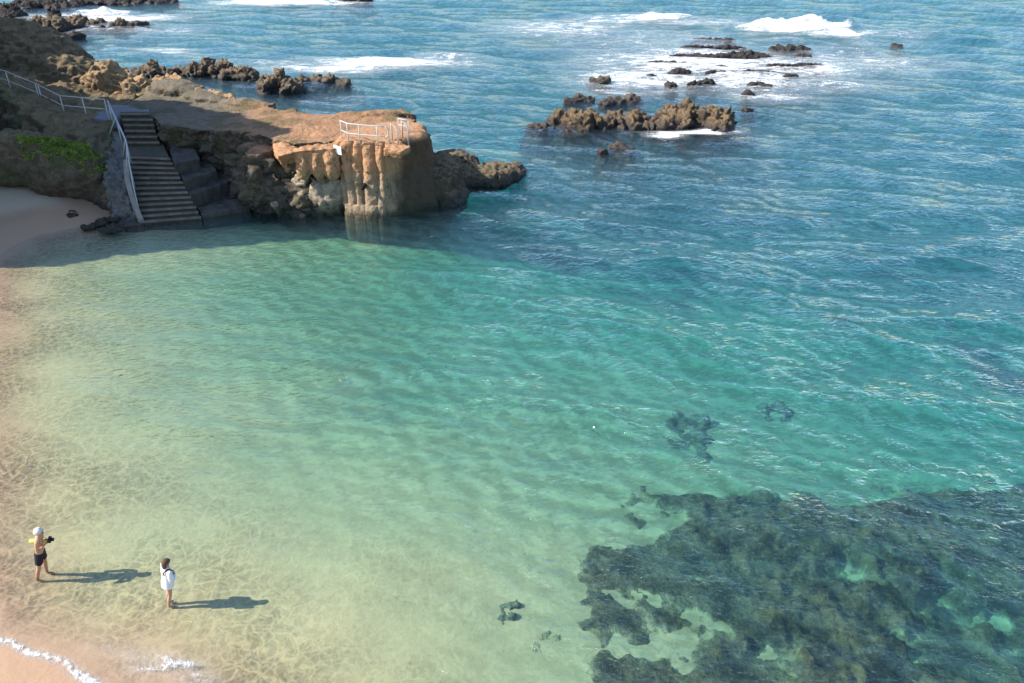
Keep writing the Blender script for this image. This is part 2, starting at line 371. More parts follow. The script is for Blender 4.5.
M['reef'] = None
t = NT('reef_weed'); P = t.pos(); a = t.noise(P, 1.1, 6, .65); b = t.noise(P, 5, 5, .65)
c = t.mix(t.mapr(a, .38, .62), (.022, .026, .017), (.10, .09, .045)); c = t.mix(t.math('MULTIPLY', t.mapr(b, .55, .72), .75), c, (.17, .13, .075))
c = t.mix(t.mapr(b, .45, .28), c, (.010, .012, .010)); t.bsdf(c, .9, t.bump(b, .9, .2)); M['weedy'] = t.m
M['faint'] = rock_mat('silted_weed', (.17, .17, .10), (.12, .125, .075), (.05, .055, .035), -9, 0, (.4, .8), None, .5)
t2 = NT('reef_weed_and_sand'); P = t2.pos(); a = t2.noise(P, 1.1, 6, .65); b = t2.noise(P, 5, 5, .65); cc = t2.noise(P, 1.6, 7, .68)
c = t2.mix(t2.mapr(a, .36, .62), (.028, .026, .015), (.17, .125, .057)); c = t2.mix(t2.math('MULTIPLY', t2.mapr(b, .53, .72), .8), c, (.28, .205, .115)); c = t2.mix(t2.mapr(b, .45, .28), c, (.010, .012, .010))
wd_ = t2.n('Attribute', attribute_name='weed').outputs['Fac']
c = t2.mix(t2.mapr(t2.math('ADD', wd_, t2.math('MULTIPLY', t2.math('SUBTRACT', cc, .5), 1.2)), .16, .62), t2.mix(a, (.46, .385, .20), (.56, .47, .25)), c)
t2.bsdf(c, .9, t2.bump(b, .9, .2)); M['reef'] = t2.m
M['rail'] = plain('galvanised_rail', (.47, .48, .48), .45, .12, 8, .0)
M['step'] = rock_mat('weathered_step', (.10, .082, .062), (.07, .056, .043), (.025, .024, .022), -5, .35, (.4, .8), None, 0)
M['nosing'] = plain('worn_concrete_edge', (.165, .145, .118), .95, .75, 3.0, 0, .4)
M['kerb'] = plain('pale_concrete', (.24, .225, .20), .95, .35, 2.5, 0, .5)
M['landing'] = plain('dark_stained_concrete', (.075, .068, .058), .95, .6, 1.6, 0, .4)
M['path'] = plain('blue_grey_paving', (.17, .175, .19), .95, .25, 2.0, 0, .3)

# ------------------------------------------------------------------ headland
def blocky(q, f):
    d, _ = noise.voronoi(q * f); return min(d[1] - d[0], .5) - .25
def spike(q, f):
    d, _ = noise.voronoi(q * f); return .42 - d[0]
def crag(a=.35, f=.6, b=.16, g=1.8, c=.06, h=5.0, off=0.0):
    o = Vector((off, off * .7, off * 1.3))
    def d(p, n):
        q = p + o
        v = a * .8 * noise.fractal(q * f, 1.0, 2.0, 3) + b * .7 * (noise.ridged_multi_fractal(q * g, .9, 2.1, 3, 1.0, 2.0) - 1.0) \
            + c * noise.noise(q * h) + (a + b) * .5 * blocky(q, g * .7) + (a + b) * .42 * spike(q, g * .8) + (a + b) * .42 * spike(q + Vector((7, 3, 1)), g * 2.0)
        m = n + Vector((0, 0, .25)) if n.z > -.2 else n
        return p + m * v
    return d
def W(px, py, z): return tuple(at(px, py, z))
vs, fs = [], []
top = [(-21.6, 44.6), (-20.9, 43.3), (-19.2, 43.1), (-18.2, 41.4), (-15.5, 40.3), (-13.1, 39.9), (-11.6, 38.4), (-10.2, 37.1), (-8.0, 37.7), (-5.4, 38.2), (-4.3, 38.9), (-5.2, 42.0), (-9.6, 42.9), (-14, 44.5), (-17.2, 46.0), (-21.0, 47.5)]
bot = [(-21.6, 44.2), (-20.9, 43.0), (-18.6, 42.6), (-17.0, 41.2), (-14.8, 39.6), (-12.6, 38.0), (-11.2, 37.4), (-9.9, 36.9), (-8.0, 37.7), (-5.2, 38.2), (-3.2, 38.9), (-3.6, 43.6), (-9, 45.5), (-13.5, 47.5), (-17, 49.5), (-22, 51)]
zt = [3.15, 3.15, 3.15, 3.15, 3.1, 3.15, 3.25, 3.35, 3.35, 3.35, 3.35, 3.3, 3.25, 3.25, 3.4, 3.5]
frustum([(x, y, -1.6) for x, y in bot], [(x, y, z) for (x, y), z in zip(top, zt)], vs, fs)
ellipsoid((-12.0, 38.0, 1.0), (1.35, 1.3, 2.0), vs, fs)                  # rough bulge right of the cove
ellipsoid((-11.0, 37.3, .4), (1.0, .9, 1.1), vs, fs); ellipsoid((-12.9, 39.0, 1.2), (1.2, .9, 1.7), vs, fs)
ellipsoid((-9.7, 37.2, .5), (1.3, .8, 1.0), vs, fs)
ellipsoid((-19.6, 47.6, 3.3), (1.9, 1.3, .75), vs, fs, -.5); ellipsoid((-17.3, 46.0, 3.25), (1.7, .9, .5), vs, fs, -.5)   # back ledge
ellipsoid((-14.8, 45.0, 3.2), (1.8, .7, .35), vs, fs, -.3); ellipsoid((-7.2, 42.6, 3.2), (2.2, .5, .35), vs, fs, .05)
def head_disp(p, n):
    q = p + Vector((3, 9, 4))
    side = 1 - max(0, min(1, (n.z - .55) * 4))
    v = noise.fractal(q * .7, 1, 2, 3) * (.10 + .24 * side) + (noise.ridged_multi_fractal(Vector((q.x, q.y, q.z * 2.2)) * 1.25, .9, 2.1, 4, 1, 2) - 1.0) * (.02 + .13 * side) + blocky(q, 1.2) * (.04 + .95 * side) + blocky(q + Vector((4, 1, 2)), 2.8) * (.02 + .42 * side)
    return p + n * v
o = fuse('headland', vs, fs, .10, M['head'], head_disp); o['kind'] = 'structure'; o['label'] = 'flat topped rock headland with rough dark walls and bare orange soil'
headland = o
# the grassy slope left of the steps, with the path above it
vs, fs = [], []
tp = [(-34, 45), (-29, 44.3), (-27.0, 43.4), (-24.6, 41.0), (-22.6, 39.7), (-21.0, 39.7), (-20.7, 41.5), (-21.3, 44.5), (-24, 50), (-34, 52)]
tz = [6.2, 4.9, 4.4, 3.6, 3.15, 3.0, 3.05, 3.1, 3.3, 5]
bt = [(-36, 35.8), (-29, 37.0), (-25.5, 37.4), (-23.0, 37.5), (-21.0, 37.2), (-19.0, 36.4), (-19.6, 39.5), (-20.6, 44.5), (-23, 53), (-36, 55)]
frustum([(x, y, -.8) for x, y in bt], [(x, y, z) for (x, y), z in zip(tp, tz)], vs, fs)
ellipsoid((-22.2, 38.8, 1.5), (2.4, 1.5, 1.45), vs, fs); ellipsoid((-24.3, 39.2, 1.9), (2.6, 1.5, 1.5), vs, fs); ellipsoid((-27.5, 39.2, 2.4), (2.8, 1.8, 1.9), vs, fs)
ellipsoid((-32.5, 52.5, 3.2), (6.5, 4.0, 3.5), vs, fs, -.1); ellipsoid((-27.5, 50.2, 2.7), (3.4, 2.6, 2.35), vs, fs, -.2)
ellipsoid((-26.2, 46.8, 2.9), (2.6, 1.6, 1.1), vs, fs, -.3); ellipsoid((-22.8, 46.3, 2.6), (2.4, 1.4, 1.0), vs, fs, -.2)
o = fuse('hill', vs, fs, .12, M['hill'], crag(.24, .6, .12, 1.6, .07, 4.0, 2)); o['kind'] = 'structure'; o['label'] = 'dark shaded hillside beside the steps'
hill = o
vs, fs = [], []
ellipsoid((-23.6, 48.4, 3.6), (1.25, 1.2, 1.35), vs, fs); ellipsoid((-22.2, 48.0, 3.1), (1.6, 1.1, 1.2), vs, fs, -.3); ellipsoid((-20.9, 47.4, 2.8), (1.5, 1.0, .8), vs, fs, -.4); ellipsoid((-24.6, 48.8, 3.2), (1.0, 1.0, 1.2), vs, fs)
o = fuse('craggy_rock', vs, fs, .08, M['mound'], crag(.3, .9, .26, 1.6, .08, 5, 17)); tag(o, 'craggy rock knob with a sunlit ochre face, on the hill behind the railing', 'rock')
vs, fs = [], []
ellipsoid((-20.0, 48.8, 3.3), (1.5, .7, .7), vs, fs, -.5); ellipsoid((-18.4, 47.6, 3.25), (1.5, .7, .55), vs, fs, -.55); ellipsoid((-16.7, 46.3, 3.2), (1.4, .6, .45), vs, fs, -.5); ellipsoid((-21.0, 49.6, 3.2), (.8, .6, .6), vs, fs)
o = fuse('rock_ledge', vs, fs, .08, M['mound'], crag(.2, .9, .15, 1.6, .06, 5, 23)); tag(o, 'long low sunlit ochre ledge along the back of the headland by the lagoon', 'rock')
# tall cliff of the bay, left of the picture, whose shade falls on the cove
vs, fs = [], []
def ridge(pts, half, vs, fs):
    for (x, y, z), (x2, y2, z2) in zip(pts[:-1], pts[1:]):
        frustum([(x + half, y, -1), (x2 + half, y2, -1), (x2 - 14, y2, -1), (x - 14, y, -1)][::-1], [(x, y, z), (x2, y2, z2), (x2 - 9, y2, z2 + .8), (x - 9, y, z + .8)][::-1], vs, fs)
RID = [(-31.0, 26.8, 4.0), (-30.8, 28.0, 5.6), (-30.8, 29.4, 8.0), (-30.4, 31.0, 10.6), (-30.0, 34.0, 16.8), (-30.0, 37.0, 18.9), (-30.4, 41.0, 16.6), (-30.8, 44.2, 12.8), (-31.0, 45.6, 9.0), (-31.6, 46.4, 8.0), (-35.6, 46.9, 11.5), (-36, 49, 12.5), (-36, 55, 13.5), (-37, 58.5, 9)]
ridge(RID, 1.4, vs, fs)
o = fuse('cliff', vs, fs, .35, M['hill'], crag(.4, .5, .3, 1.0, .1, 3, 31)); o['kind'] = 'structure'; o['label'] = 'tall cliff above the cove'

# path paving and grass on the hill
dg = bpy.context.evaluated_depsgraph_get()
def bvh(*obs):
    V_, F_ = [], []
    for o in obs:
        b = len(V_); V_ += [v.co.copy() for v in o.data.vertices]; F_ += [tuple(b + i for i in p.vertices) for p in o.data.polygons]
    return BVHTree.FromPolygons(V_, F_)
TREE = bvh(headland, hill)
def drop(x, y, zmax=12.0):
    h = TREE.ray_cast(Vector((x, y, zmax)), Vector((0, 0, -1)))
    return h
def grass():
    vs, fs = [], []
    q = [(-24.6, 38.2), (-23.6, 39.2), (-20.4, 38.9), (-20.2, 37.7), (-22.0, 37.5)]
    rr = random.Random(5); k = 0
    while k < 16000:
        x = rr.uniform(-24.8, -19.6); y = rr.uniform(36.6, 39.4)
        e = ((x + 21.6) / 2.4) ** 2 + ((y - 38.5 - .05 * (x + 21.9)) / .75) ** 2 + .9 * noise.noise(Vector((x, y, 0)) * 1.3)
        k += 1
        if e > .9: continue
        h = drop(x, y)
        if h[0] is None or h[1].z < .35: continue
        p = h[0]; a = rr.uniform(0, 6.28); L = rr.uniform(.04, .11); wd = rr.uniform(.018, .035)
        d = Vector((math.cos(a), math.sin(a), 0)) * wd; b = len(vs); tip = p + Vector((rr.uniform(-.08, .08), rr.uniform(-.1, .04), L))
        vs += [p - d, p + d, p * .4 + tip * .6 + d * .8, p * .4 + tip * .6 - d * .8, tip]; fs += [(b, b + 1, b + 2, b + 3), (b + 3, b + 2, b + 4)]
    return vs, fs
t = NT('grass_blade'); P = t.pos(); n = t.noise(P, 1.7, 4); t.bsdf(t.mix(t.mapr(n, .3, .7), (.12, .19, .028), (.25, .35, .06)), .8)
vs, fs = grass(); o = from_data('grass', vs, fs, t.m, smooth=False); tag(o, 'bright green grass growing on the hillside left of the steps', 'grass', kind='stuff')
# paved landing at the head of the steps
pv = [W(72, 114, 3.3), W(106, 119, 3.3), W(122, 113, 3.3), W(150, 113, 3.3), W(148, 105, 3.3), W(104, 103, 3.3), W(70, 106, 3.3)]
vs, fs = [], []; frustum([(x, y, 2.7) for x, y, z in pv], [(x, y, 3.24) for x, y, z in pv], vs, fs)
o = from_data('landing', vs, fs, M['path'], smooth=False); o['kind'] = 'structure'; o['label'] = 'blue grey paved landing at the head of the steps'

# ------------------------------------------------------------------ steps
st = empty('stone_stairs', W(170, 221, .1)); tag(st, 'long flight of dark worn concrete steps with pale edges, from the water to the landing', 'stairs')
def sub(o, parent):
    o.parent = parent; o.matrix_parent_inverse = parent.matrix_basis.inverted() if parent.type != 'MESH' else Matrix()
    return o
def adopt(o, root):
    """keep the world coordinates of a mesh built in place"""
    o.data.transform(Matrix.Translation(-root.location)) if root.rotation_euler.z == 0 else o.data.transform(root.matrix_basis.inverted())
    o.parent = root; return o
def flight(n, L0, R0, L1, R1):
    L0, R0, L1, R1 = map(Vector, (L0, R0, L1, R1)); rise = (L1.z - L0.z) / n
    for k in range(n):
        a0, a1 = k / n, (k + 1) / n
        l, r_ = L0.lerp(L1, a0), R0.lerp(R1, a0); l2, r2 = L0.lerp(L1, a1 + .25 / n), R0.lerp(R1, a1 + .25 / n)
        z = L0.z + rise * (k + 1)
        jit = random.uniform(-.03, .03)
        vs, fs = [], []
        j = lambda v, zz, e=0: (v.x + e, v.y, zz)
        frustum([j(l, z - rise - .5), j(r_, z - rise - .5, jit), j(r2, z - rise - .5), j(l2, z - rise - .5)], [j(l, z - .004), j(r_, z - .004, jit), j(r2, z - .004), j(l2, z - .004)], vs, fs)
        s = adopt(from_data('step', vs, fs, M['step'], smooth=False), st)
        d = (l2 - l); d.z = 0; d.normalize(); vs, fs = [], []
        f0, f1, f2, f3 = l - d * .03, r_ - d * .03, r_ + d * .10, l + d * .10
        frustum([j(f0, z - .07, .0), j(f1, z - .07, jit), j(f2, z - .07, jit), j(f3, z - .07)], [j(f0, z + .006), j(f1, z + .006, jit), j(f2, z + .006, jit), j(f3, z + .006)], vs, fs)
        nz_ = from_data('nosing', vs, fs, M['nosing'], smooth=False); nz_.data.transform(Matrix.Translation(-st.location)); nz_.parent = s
    return
ZM = 2.1
flight(13, W(141, 225, .02), W(202, 220, .02), W(127, 155, ZM), W(169, 157, ZM))
mid = [W(127, 155, ZM), W(169, 157, ZM), W(163, 144, ZM), W(128, 144, ZM)]
vs, fs = [], []; frustum([(x, y, .5) for x, y, z in mid], [(x, y, ZM + .01) for x, y, z in mid], vs, fs); adopt(from_data('middle_landing', vs, fs, M['step'], smooth=False), st)
flight(6, W(128, 146, ZM), W(160, 146, ZM), W(120, 112, 3.3), W(150, 112, 3.3))
bs = [W(124, 226, .1), W(143, 224, .1), W(143, 218, .1), W(126, 219, .1)]
vs, fs = [], []; frustum([(x, y, -.5) for x, y, z in bs], [(x, y, .07) for x, y, z in bs], vs, fs); adopt(from_data('bottom_slab', vs, fs, M['step'], smooth=False), st)
# sloping pale kerb and rough wall along the left of the steps
kp = [at(127, 163, 2.1), at(128, 182, 1.5), at(134, 203, .8), at(142, 222, .12)]
vs, fs = [], []
for a, b in zip(kp[:-1], kp[1:]):
    frustum([(a.x - .14, a.y, a.z - 1.2), (b.x - .14, b.y, b.z - 1.2), (b.x + .1, b.y, b.z - 1.2), (a.x + .1, a.y, a.z - 1.2)],
            [(a.x - .14, a.y, a.z + .16), (b.x - .14, b.y, b.z + .16), (b.x + .1, b.y, b.z + .16), (a.x + .1, a.y, a.z + .16)], vs, fs)
adopt(from_data('kerb', vs, fs, M['kerb'], smooth=False), st)
vs, fs = [], []
q = [W(106, 122, 3.1), W(121, 113, 3.1), W(127, 150, 2.1), W(126, 172, 1.7), W(131, 203, .8), W(140, 224, .0), W(112, 226, .0), W(104, 185, 1.4)]
frustum([(x, y, -.6) for x, y, z in q], [(x, y, z - .1) for x, y, z in q], vs, fs)
o = fuse('flank_wall', vs, fs, .08, rock_mat('grey_flank', (.20, .185, .165), (.16, .145, .125), (.04, .037, .033), .2, .2, (.4, .8)), crag(.14, 1.1, .12, 2.2, .04, 7, 41)); tag(o, 'rough grey masonry slope between the steps and the hillside', 'wall')
# slabs right of the steps
lr = empty('slab_landing', W(205, 190, .1)); tag(lr, 'dark concrete side landing of broad stepped slabs in the shaded recess', 'landing')
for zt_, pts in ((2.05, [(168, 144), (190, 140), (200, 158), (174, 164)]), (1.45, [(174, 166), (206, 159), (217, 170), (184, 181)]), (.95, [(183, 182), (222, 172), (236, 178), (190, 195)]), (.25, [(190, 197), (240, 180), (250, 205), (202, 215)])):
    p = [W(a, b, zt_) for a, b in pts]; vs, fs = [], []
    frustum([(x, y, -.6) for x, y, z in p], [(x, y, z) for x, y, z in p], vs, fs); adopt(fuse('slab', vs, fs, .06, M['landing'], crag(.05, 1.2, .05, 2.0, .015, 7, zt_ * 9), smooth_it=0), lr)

# ------------------------------------------------------------------ bastion
def spline(P, n):
    P = [Vector(p) for p in P]; m = len(P); out = []
    for i in range(n):
        s = i / n * m; k = int(s); u = s - k; a, b, c, d = P[(k - 1) % m], P[k % m], P[(k + 1) % m], P[(k + 2) % m]
        out.append(.5 * (2 * b + (c - a) * u + (2 * a - 5 * b + 4 * c - d) * u * u + (3 * b - 3 * c + d - a) * u ** 3))
    return out
tower = empty('sea_bastion', (-6.2, 38, 0)); tag(tower, 'rounded bastion of fluted concrete at the end of the headland, orange above, grey below', 'bastion')
bx = [(-8.05, 38.2), (-8.0, 37.2), (-7.85, 36.45), (-7.0, 36.2), (-6.15, 36.2), (-5.5, 36.75), (-4.5, 37.35), (-3.5, 38.3), (-3.2, 39.6), (-4.0, 40.8), (-6.5, 40.8)]
tx = [(-8.15, 38.6), (-8.15, 37.9), (-8.05, 37.15), (-7.1, 36.95), (-6.1, 36.85), (-5.5, 37.2), (-4.8, 37.8), (-4.2, 38.6), (-4.2, 39.5), (-4.6, 40.4), (-6.5, 40.6)]
NA = 320; B_, T_ = spline([(*p, 0) for p in bx], NA), spline([(*p, 0) for p in tx], NA)
zl = [-1.6, -.6, 0, .2, .4, .58, .62, .64, .9, 1.2, 1.5, 1.8, 2.05, 2.09, 2.13, 2.4, 2.7, 3.0, 3.25, 3.38, 3.46]
zl = sorted(set(zl + [round(.07 * k_, 3) for k_ in range(1, 48)])); zl = [z for z in zl if not (2.0 < z < 2.2) or z in (2.05, 2.09, 2.13)]
vs = []
for z in zl:
    u = max(0, min(1, z / 3.5)); ctr = Vector((-6.1, 38.6, 0))
    for i in range(NA):
        p = B_[i].lerp(T_[i], u ** .8); s = i / NA * 11          # control point index along the outline
        out = (p - ctr).normalized(); e = 0
        f0, f1 = 1.4, 4.25
        if f0 < s < f1 and z > .6:
            a = (s - f0) / (f1 - f0); wob = .16 * math.sin(a * 11 + 1) + .08 * math.sin(z * 2.2 + a * 9); e += .24 * (abs(math.sin(math.pi * (a * 5 + wob))) ** .6) - .12
        if z <= .6 and 1.4 < s < 5.2:
            a = (s - 1.4) / 3.8; e += .08 * (abs(math.sin(math.pi * (a * 6 + .3))) ** .3) + .05
        if abs(z - 2.09) < .02: e -= .035
        if z > 3.3: e -= .06 if z < 3.4 else .14
        q = Vector((p.x, p.y, z)); e += .09 * noise.fractal(q * 1.4, 1, 2, 5) + .10 * blocky(q, 1.9) + .05 * blocky(q, 4.5) + (.10 * noise.fractal(q * .9 + Vector((5, 5, 5)), 1, 2, 3) if s > 5 else 0)
        vs.append(Vector((p.x + out.x * e, p.y + out.y * e, z)))
fs = [(k * NA + i, k * NA + (i + 1) % NA, (k + 1) * NA + (i + 1) % NA, (k + 1) * NA + i) for k in range(len(zl) - 1) for i in range(NA)]
# top surface in rings towards the middle
b0 = (len(zl) - 1) * NA; ctr = Vector((-6.1, 38.9, 3.5)); ring = b0
for r_ in (.93, .8, .6, .35, .12):
    b = len(vs)
    for i in range(NA):
        p = vs[b0 + i]; q = ctr + (p - ctr) * r_; q.z = 3.48 + .04 * noise.fractal(q * 1.2, 1, 2, 3); vs.append(q)
    fs += [(ring + i, ring + (i + 1) % NA, b + (i + 1) % NA, b + i) for i in range(NA)]; ring = b
fs.append(tuple(ring + i for i in range(NA)))
t = NT('sprayed_concrete'); P = t.pos(); z = t.sep(P).outputs[2]; n1 = t.noise(P, .9, 5, .6); n2 = t.noise(P, 4.5, 6, .65); n3 = t.noise(t.n('Mapping', {'Vector': P, 'Scale': (5, 5, .5)}), 1.0, 4, .6)
zz = t.math('ADD', z, t.math('MULTIPLY', t.math('SUBTRACT', n3, .5), 1.1))
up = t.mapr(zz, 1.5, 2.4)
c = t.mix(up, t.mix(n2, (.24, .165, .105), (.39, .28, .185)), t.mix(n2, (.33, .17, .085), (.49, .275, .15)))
c = t.mix(t.math('MULTIPLY', t.mapr(n3, .54, .68), .6), c, (.12, .085, .055))
c = t.mix(t.math('MULTIPLY', t.mapr(n2, .6, .75), .5), c, (.10, .075, .055))
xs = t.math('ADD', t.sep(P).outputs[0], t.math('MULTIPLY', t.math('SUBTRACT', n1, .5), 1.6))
c = t.mix(t.math('MULTIPLY', t.math('MULTIPLY', t.mapr(xs, -5.75, -5.15), t.mapr(z, 3.4, 3.1)), .85), c, t.mix(n2, (.022, .017, .012), (.062, .043, .028)))  # shade of the bastion's right face painted into the colour
vc = t.n('TexVoronoi', {'Vector': t.n('VectorMath', {0: P, 1: t.n('TexNoise', {'Vector': P, 'Scale': 1.5, 'Detail': 4.0}).outputs[1]}, operation='ADD'), 'Scale': .9}, feature='DISTANCE_TO_EDGE').outputs[0]
c = t.mix(t.math('MULTIPLY', t.mapr(vc, .022, .0), .6), c, (.05, .037, .027))
low = t.mapr(t.math('ADD', z, t.math('MULTIPLY', t.math('SUBTRACT', n2, .5), .5)), .5, .12); c = t.mix(t.math('MULTIPLY', low, .8), c, (.045, .045, .03))
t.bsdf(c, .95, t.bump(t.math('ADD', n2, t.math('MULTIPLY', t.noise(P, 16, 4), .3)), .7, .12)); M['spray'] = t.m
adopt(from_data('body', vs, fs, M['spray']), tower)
p_ = at(365, 184, 1.55); q_ = Vector((p_.x, 36.0, 1.55))
adopt(tube('drain_hole', [q_ + Vector((0, .0, 0)), q_ + Vector((0, .5, 0))], .10, plain('hole_shade', (.01, .01, .01), 1, 0), None, 9), tower)  # solid black tube stands in for the shaded inside of the hole
# lip under the ladder
lp = [W(384, 149, 3.48), W(402, 152, 3.48), W(411, 147, 3.48), W(400, 141, 3.48), W(386, 141, 3.48)]
vs, fs = [], []; frustum([(x - .05, y + .22, z - .42) for x, y, z in lp], [(x, y, z + .02) for x, y, z in lp], vs, fs)
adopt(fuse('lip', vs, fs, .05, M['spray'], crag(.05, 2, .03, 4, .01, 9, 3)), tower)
# sign plate
pl = [at(338, 143.5, 3.2), at(345.2, 145.5, 3.2)]
a = Vector((-8.26, 36.86, 3.36)); b = Vector((-7.88, 36.62, 3.32)); d = (b - a); nrm_ = Vector((d.y, -d.x, 0)).normalized()
vs, fs = [], []; frustum([a, b, b + nrm_ * .03, a + nrm_ * .03], [], vs, []) if False else None
vs = []; fs = []; lo = Vector((0, 0, -.38)); frustum([a + lo, b + lo, b + lo - nrm_ * -.03, a + lo - nrm_ * -.03], [a, b, b + nrm_ * .03, a + nrm_ * .03], vs, fs)
o = from_data('sign_plate', vs, fs, plain('white_plate', (.78, .78, .76), .5, .05), smooth=False); tag(o, 'small blank white notice plate on the left corner of the bastion', 'sign')
# smooth orange apron left of the bastion with rounded folds
vs, fs = [], []
ap_t = [W(276, 157, 3.0), W(300, 151, 3.2), W(342, 147, 3.3), W(345, 128, 3.3), W(300, 127, 3.3), W(272, 142, 3.2)]
ap_b = [W(283, 166, 2.2), W(300, 171, 2.0), W(338, 176, 1.7), W(345, 150, 1.8), W(300, 150, 2.0), W(274, 155, 2.1)]
frustum(ap_b, ap_t, vs, fs)
for px_, r_ in ((288, .42), (303, .40), (317, .38), (331, .46)):
    p = at(px_, 158 if px_ < 295 else 164, 2.5); ellipsoid((p.x, p.y + .12, 2.45), (r_ * .9, .46, .82), vs, fs)
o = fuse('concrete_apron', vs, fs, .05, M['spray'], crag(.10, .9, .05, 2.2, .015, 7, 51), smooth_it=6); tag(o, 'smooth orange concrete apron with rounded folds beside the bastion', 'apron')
vs, fs = [], []
p = at(322, 214, 0); ellipsoid((p.x + .1, p.y + .55, .65), (1.05, .75, .95), vs, fs); ellipsoid((p.x + .75, p.y + .5, .75), (.65, .6, .95), vs, fs); ellipsoid((p.x - .6, p.y + .5, .45), (.7, .6, .85), vs, fs); ellipsoid((p.x + .4, p.y + .8, 1.2), (.8, .5, .55), vs, fs)
o = fuse('boulder', vs, fs, .06, M['pale_rock'], crag(.16, .9, .12, 1.5, .03, 5, 61)); tag(o, 'big pale split boulder at the waterline, left foot of the bastion', 'boulder')
rr = random.Random(3)
LB = ['small block of rubble tucked beneath the orange apron, nearest the bastion', 'middle block of the rubble beneath the orange apron', 'block of rubble at the left end beneath the orange apron', 'low rubble block left of the pale boulder, at the waterline', 'rubble block halfway up the dark wall left of the apron']
for (px_, py_, z_, r_), lb in zip([(333, 180, 1.5, .38), (318, 181, 1.5, .40), (300, 182, 1.5, .42), (280, 205, .4, .45), (287, 186, 1.2, .4)], LB):
    p = at(px_, py_, z_); vs, fs = [], []; ellipsoid((p.x, p.y + .15, p.z), (r_ * 1.2, r_, r_ * .8), vs, fs, rr.uniform(0, 3))
    o = fuse('rubble_block', vs, fs, .06, M['pale_rock'], crag(.14, 1.6, .14, 2.2, .03, 7, rr.uniform(0, 90)), smooth_it=0); tag(o, lb, 'rock', 'rubble blocks below the apron')
# rock toe running out from the bastion
vs, fs = [], []
for c_, r_ in (((-3.8, 40.0, .6), (1.3, 1.9, 1.35)), ((-3.3, 41.6, .1), (1.7, 1.4, .95)), ((-1.9, 42.0, .0), (2.0, 1.2, .72)), ((-.8, 42.8, .0), (1.5, 1.0, .62)), ((.1, 43.5, .0), (.9, .7, .45)), ((-3.2, 42.8, .5), (1.5, 1.2, .8)), ((-3.2, 39.4, -.1), (1.0, 1.5, .9))):
    ellipsoid(c_, r_, vs, fs)
o = fuse('rock_toe', vs, fs, .07, rock_mat('toe_rock', (.17, .125, .075), (.075, .056, .04), (.03, .025, .02), .3, .15, (.5, .85), None, .5), crag(.12, .8, .10, 2.2, .04, 6, 71)); tag(o, 'dark sloping rock toe running from the bastion into the sea', 'rock')

# ------------------------------------------------------------------ railings
def railing(name, label, base, hgt, posts, mat, r=.026, mid=.5, lean=(0, 0, 0), closed=False):
    """base: list of points of the foot line; posts: parameters of the posts along it"""
    base = [Vector(p) for p in base]; root = empty(name, base[0]); tag(root, label, 'railing'); ln = Vector(lean)
    up = Vector((0, 0, hgt)) + ln
    adopt(tube('top_rail', [p + up for p in base], r, mat), root)
    adopt(tube('mid_rail', [p + up * mid for p in base], r * .9, mat), root)
    for s in posts:
        k = min(int(s), len(base) - 2); p = base[k].lerp(base[k + 1], s - k)
        adopt(tube('post', [p - up * .25, p + up], r, mat), root)
    return root
b = [at(-14, 84, 4.35), at(11, 90, 4.05), at(42, 103, 3.55), at(65, 115, 3.25), at(109, 119, 3.25)]
root = railing('path_railing', 'two bar galvanised railing along the hillside path and landing, left of the steps', b, 1.0, [0.1, 1, 1.95, 2.05, 3, 3.5, 4], M['rail'])
b = [at(112, 119, 3.25), at(130, 158, 2.25), at(134, 184, 1.35), at(138, 206, .75)]
root = railing('stair_railing', 'sloping two bar galvanised handrail down the left side of the steps', b, .95, [0, .5, 1, 2, 3], M['rail'], mid=.82)
for px_, py_, z_, s in ((108, 138, 2.6, .45), (123, 157, 2.2, .98), (127, 172, 1.8, 1.2)):
    k = int(s); p = Vector(b[k]).lerp(Vector(b[k + 1]), s - k) + Vector((0, 0, .92)); adopt(tube('brace', [at(px_, py_, z_), p], .022, M['rail']), root)
b = [at(342, 138, 3.47), at(348.5, 141, 3.47), at(360, 142.5, 3.47), at(378, 144, 3.47), at(386, 144.5, 3.47)]
root = railing('platform_railing', 'white railing with rounded end along the front edge of the bastion top', b, .82, [0, 1, 2, 3], M['rail'], r=.026, mid=.45)
e = Vector(b[4]); r0 = Vector((0, 0, .82)); dx = Vector((.13, 0, 0))
adopt(tube('curved_end', [e + r0, e + dx * .6 + r0 * .97, e + dx + r0 * .86, e + dx * 1.15 + r0 * .6, e + dx * 1.2 - r0 * .2], .032, M['rail']), root)
adopt(tube('mid_rail', [e + r0 * .45, e + dx * 1.15 + r0 * .45], .028, M['rail']), root)
lad = empty('ladder_handrail', at(395, 140, 3.47)); tag(lad, 'pair of curved white ladder handles at the edge of the bastion top', 'handrail')
for dx_ in (0, .0):
    pass
A1, A2 = at(398, 143, 3.47), at(394.5, 137, 3.47)
adopt(tube('handle', [A1 - Vector((0, 0, .5)), A1 + Vector((0, 0, .55)), A1 + Vector((-.12, .1, .75)), A1 + Vector((-.3, .3, .82)), A1 + Vector((-.3, .35, .0))], .032, M['rail']), lad)
A2 = A1 + Vector((.42, .5, 0))
adopt(tube('handle', [A2 - Vector((0, 0, .4)), A2 + Vector((0, 0, .55)), A2 + Vector((-.12, .1, .75)), A2 + Vector((-.3, .3, .82)), A2 + Vector((-.3, .35, .0))], .032, M['rail']), lad)
b = [at(399, 131, 3.47), at(409, 133, 3.47)]
root = railing('edge_railing', 'short white railing on the seaward edge of the bastion top', b, .6, [0, 1], M['rail'], r=.026, mid=.5)

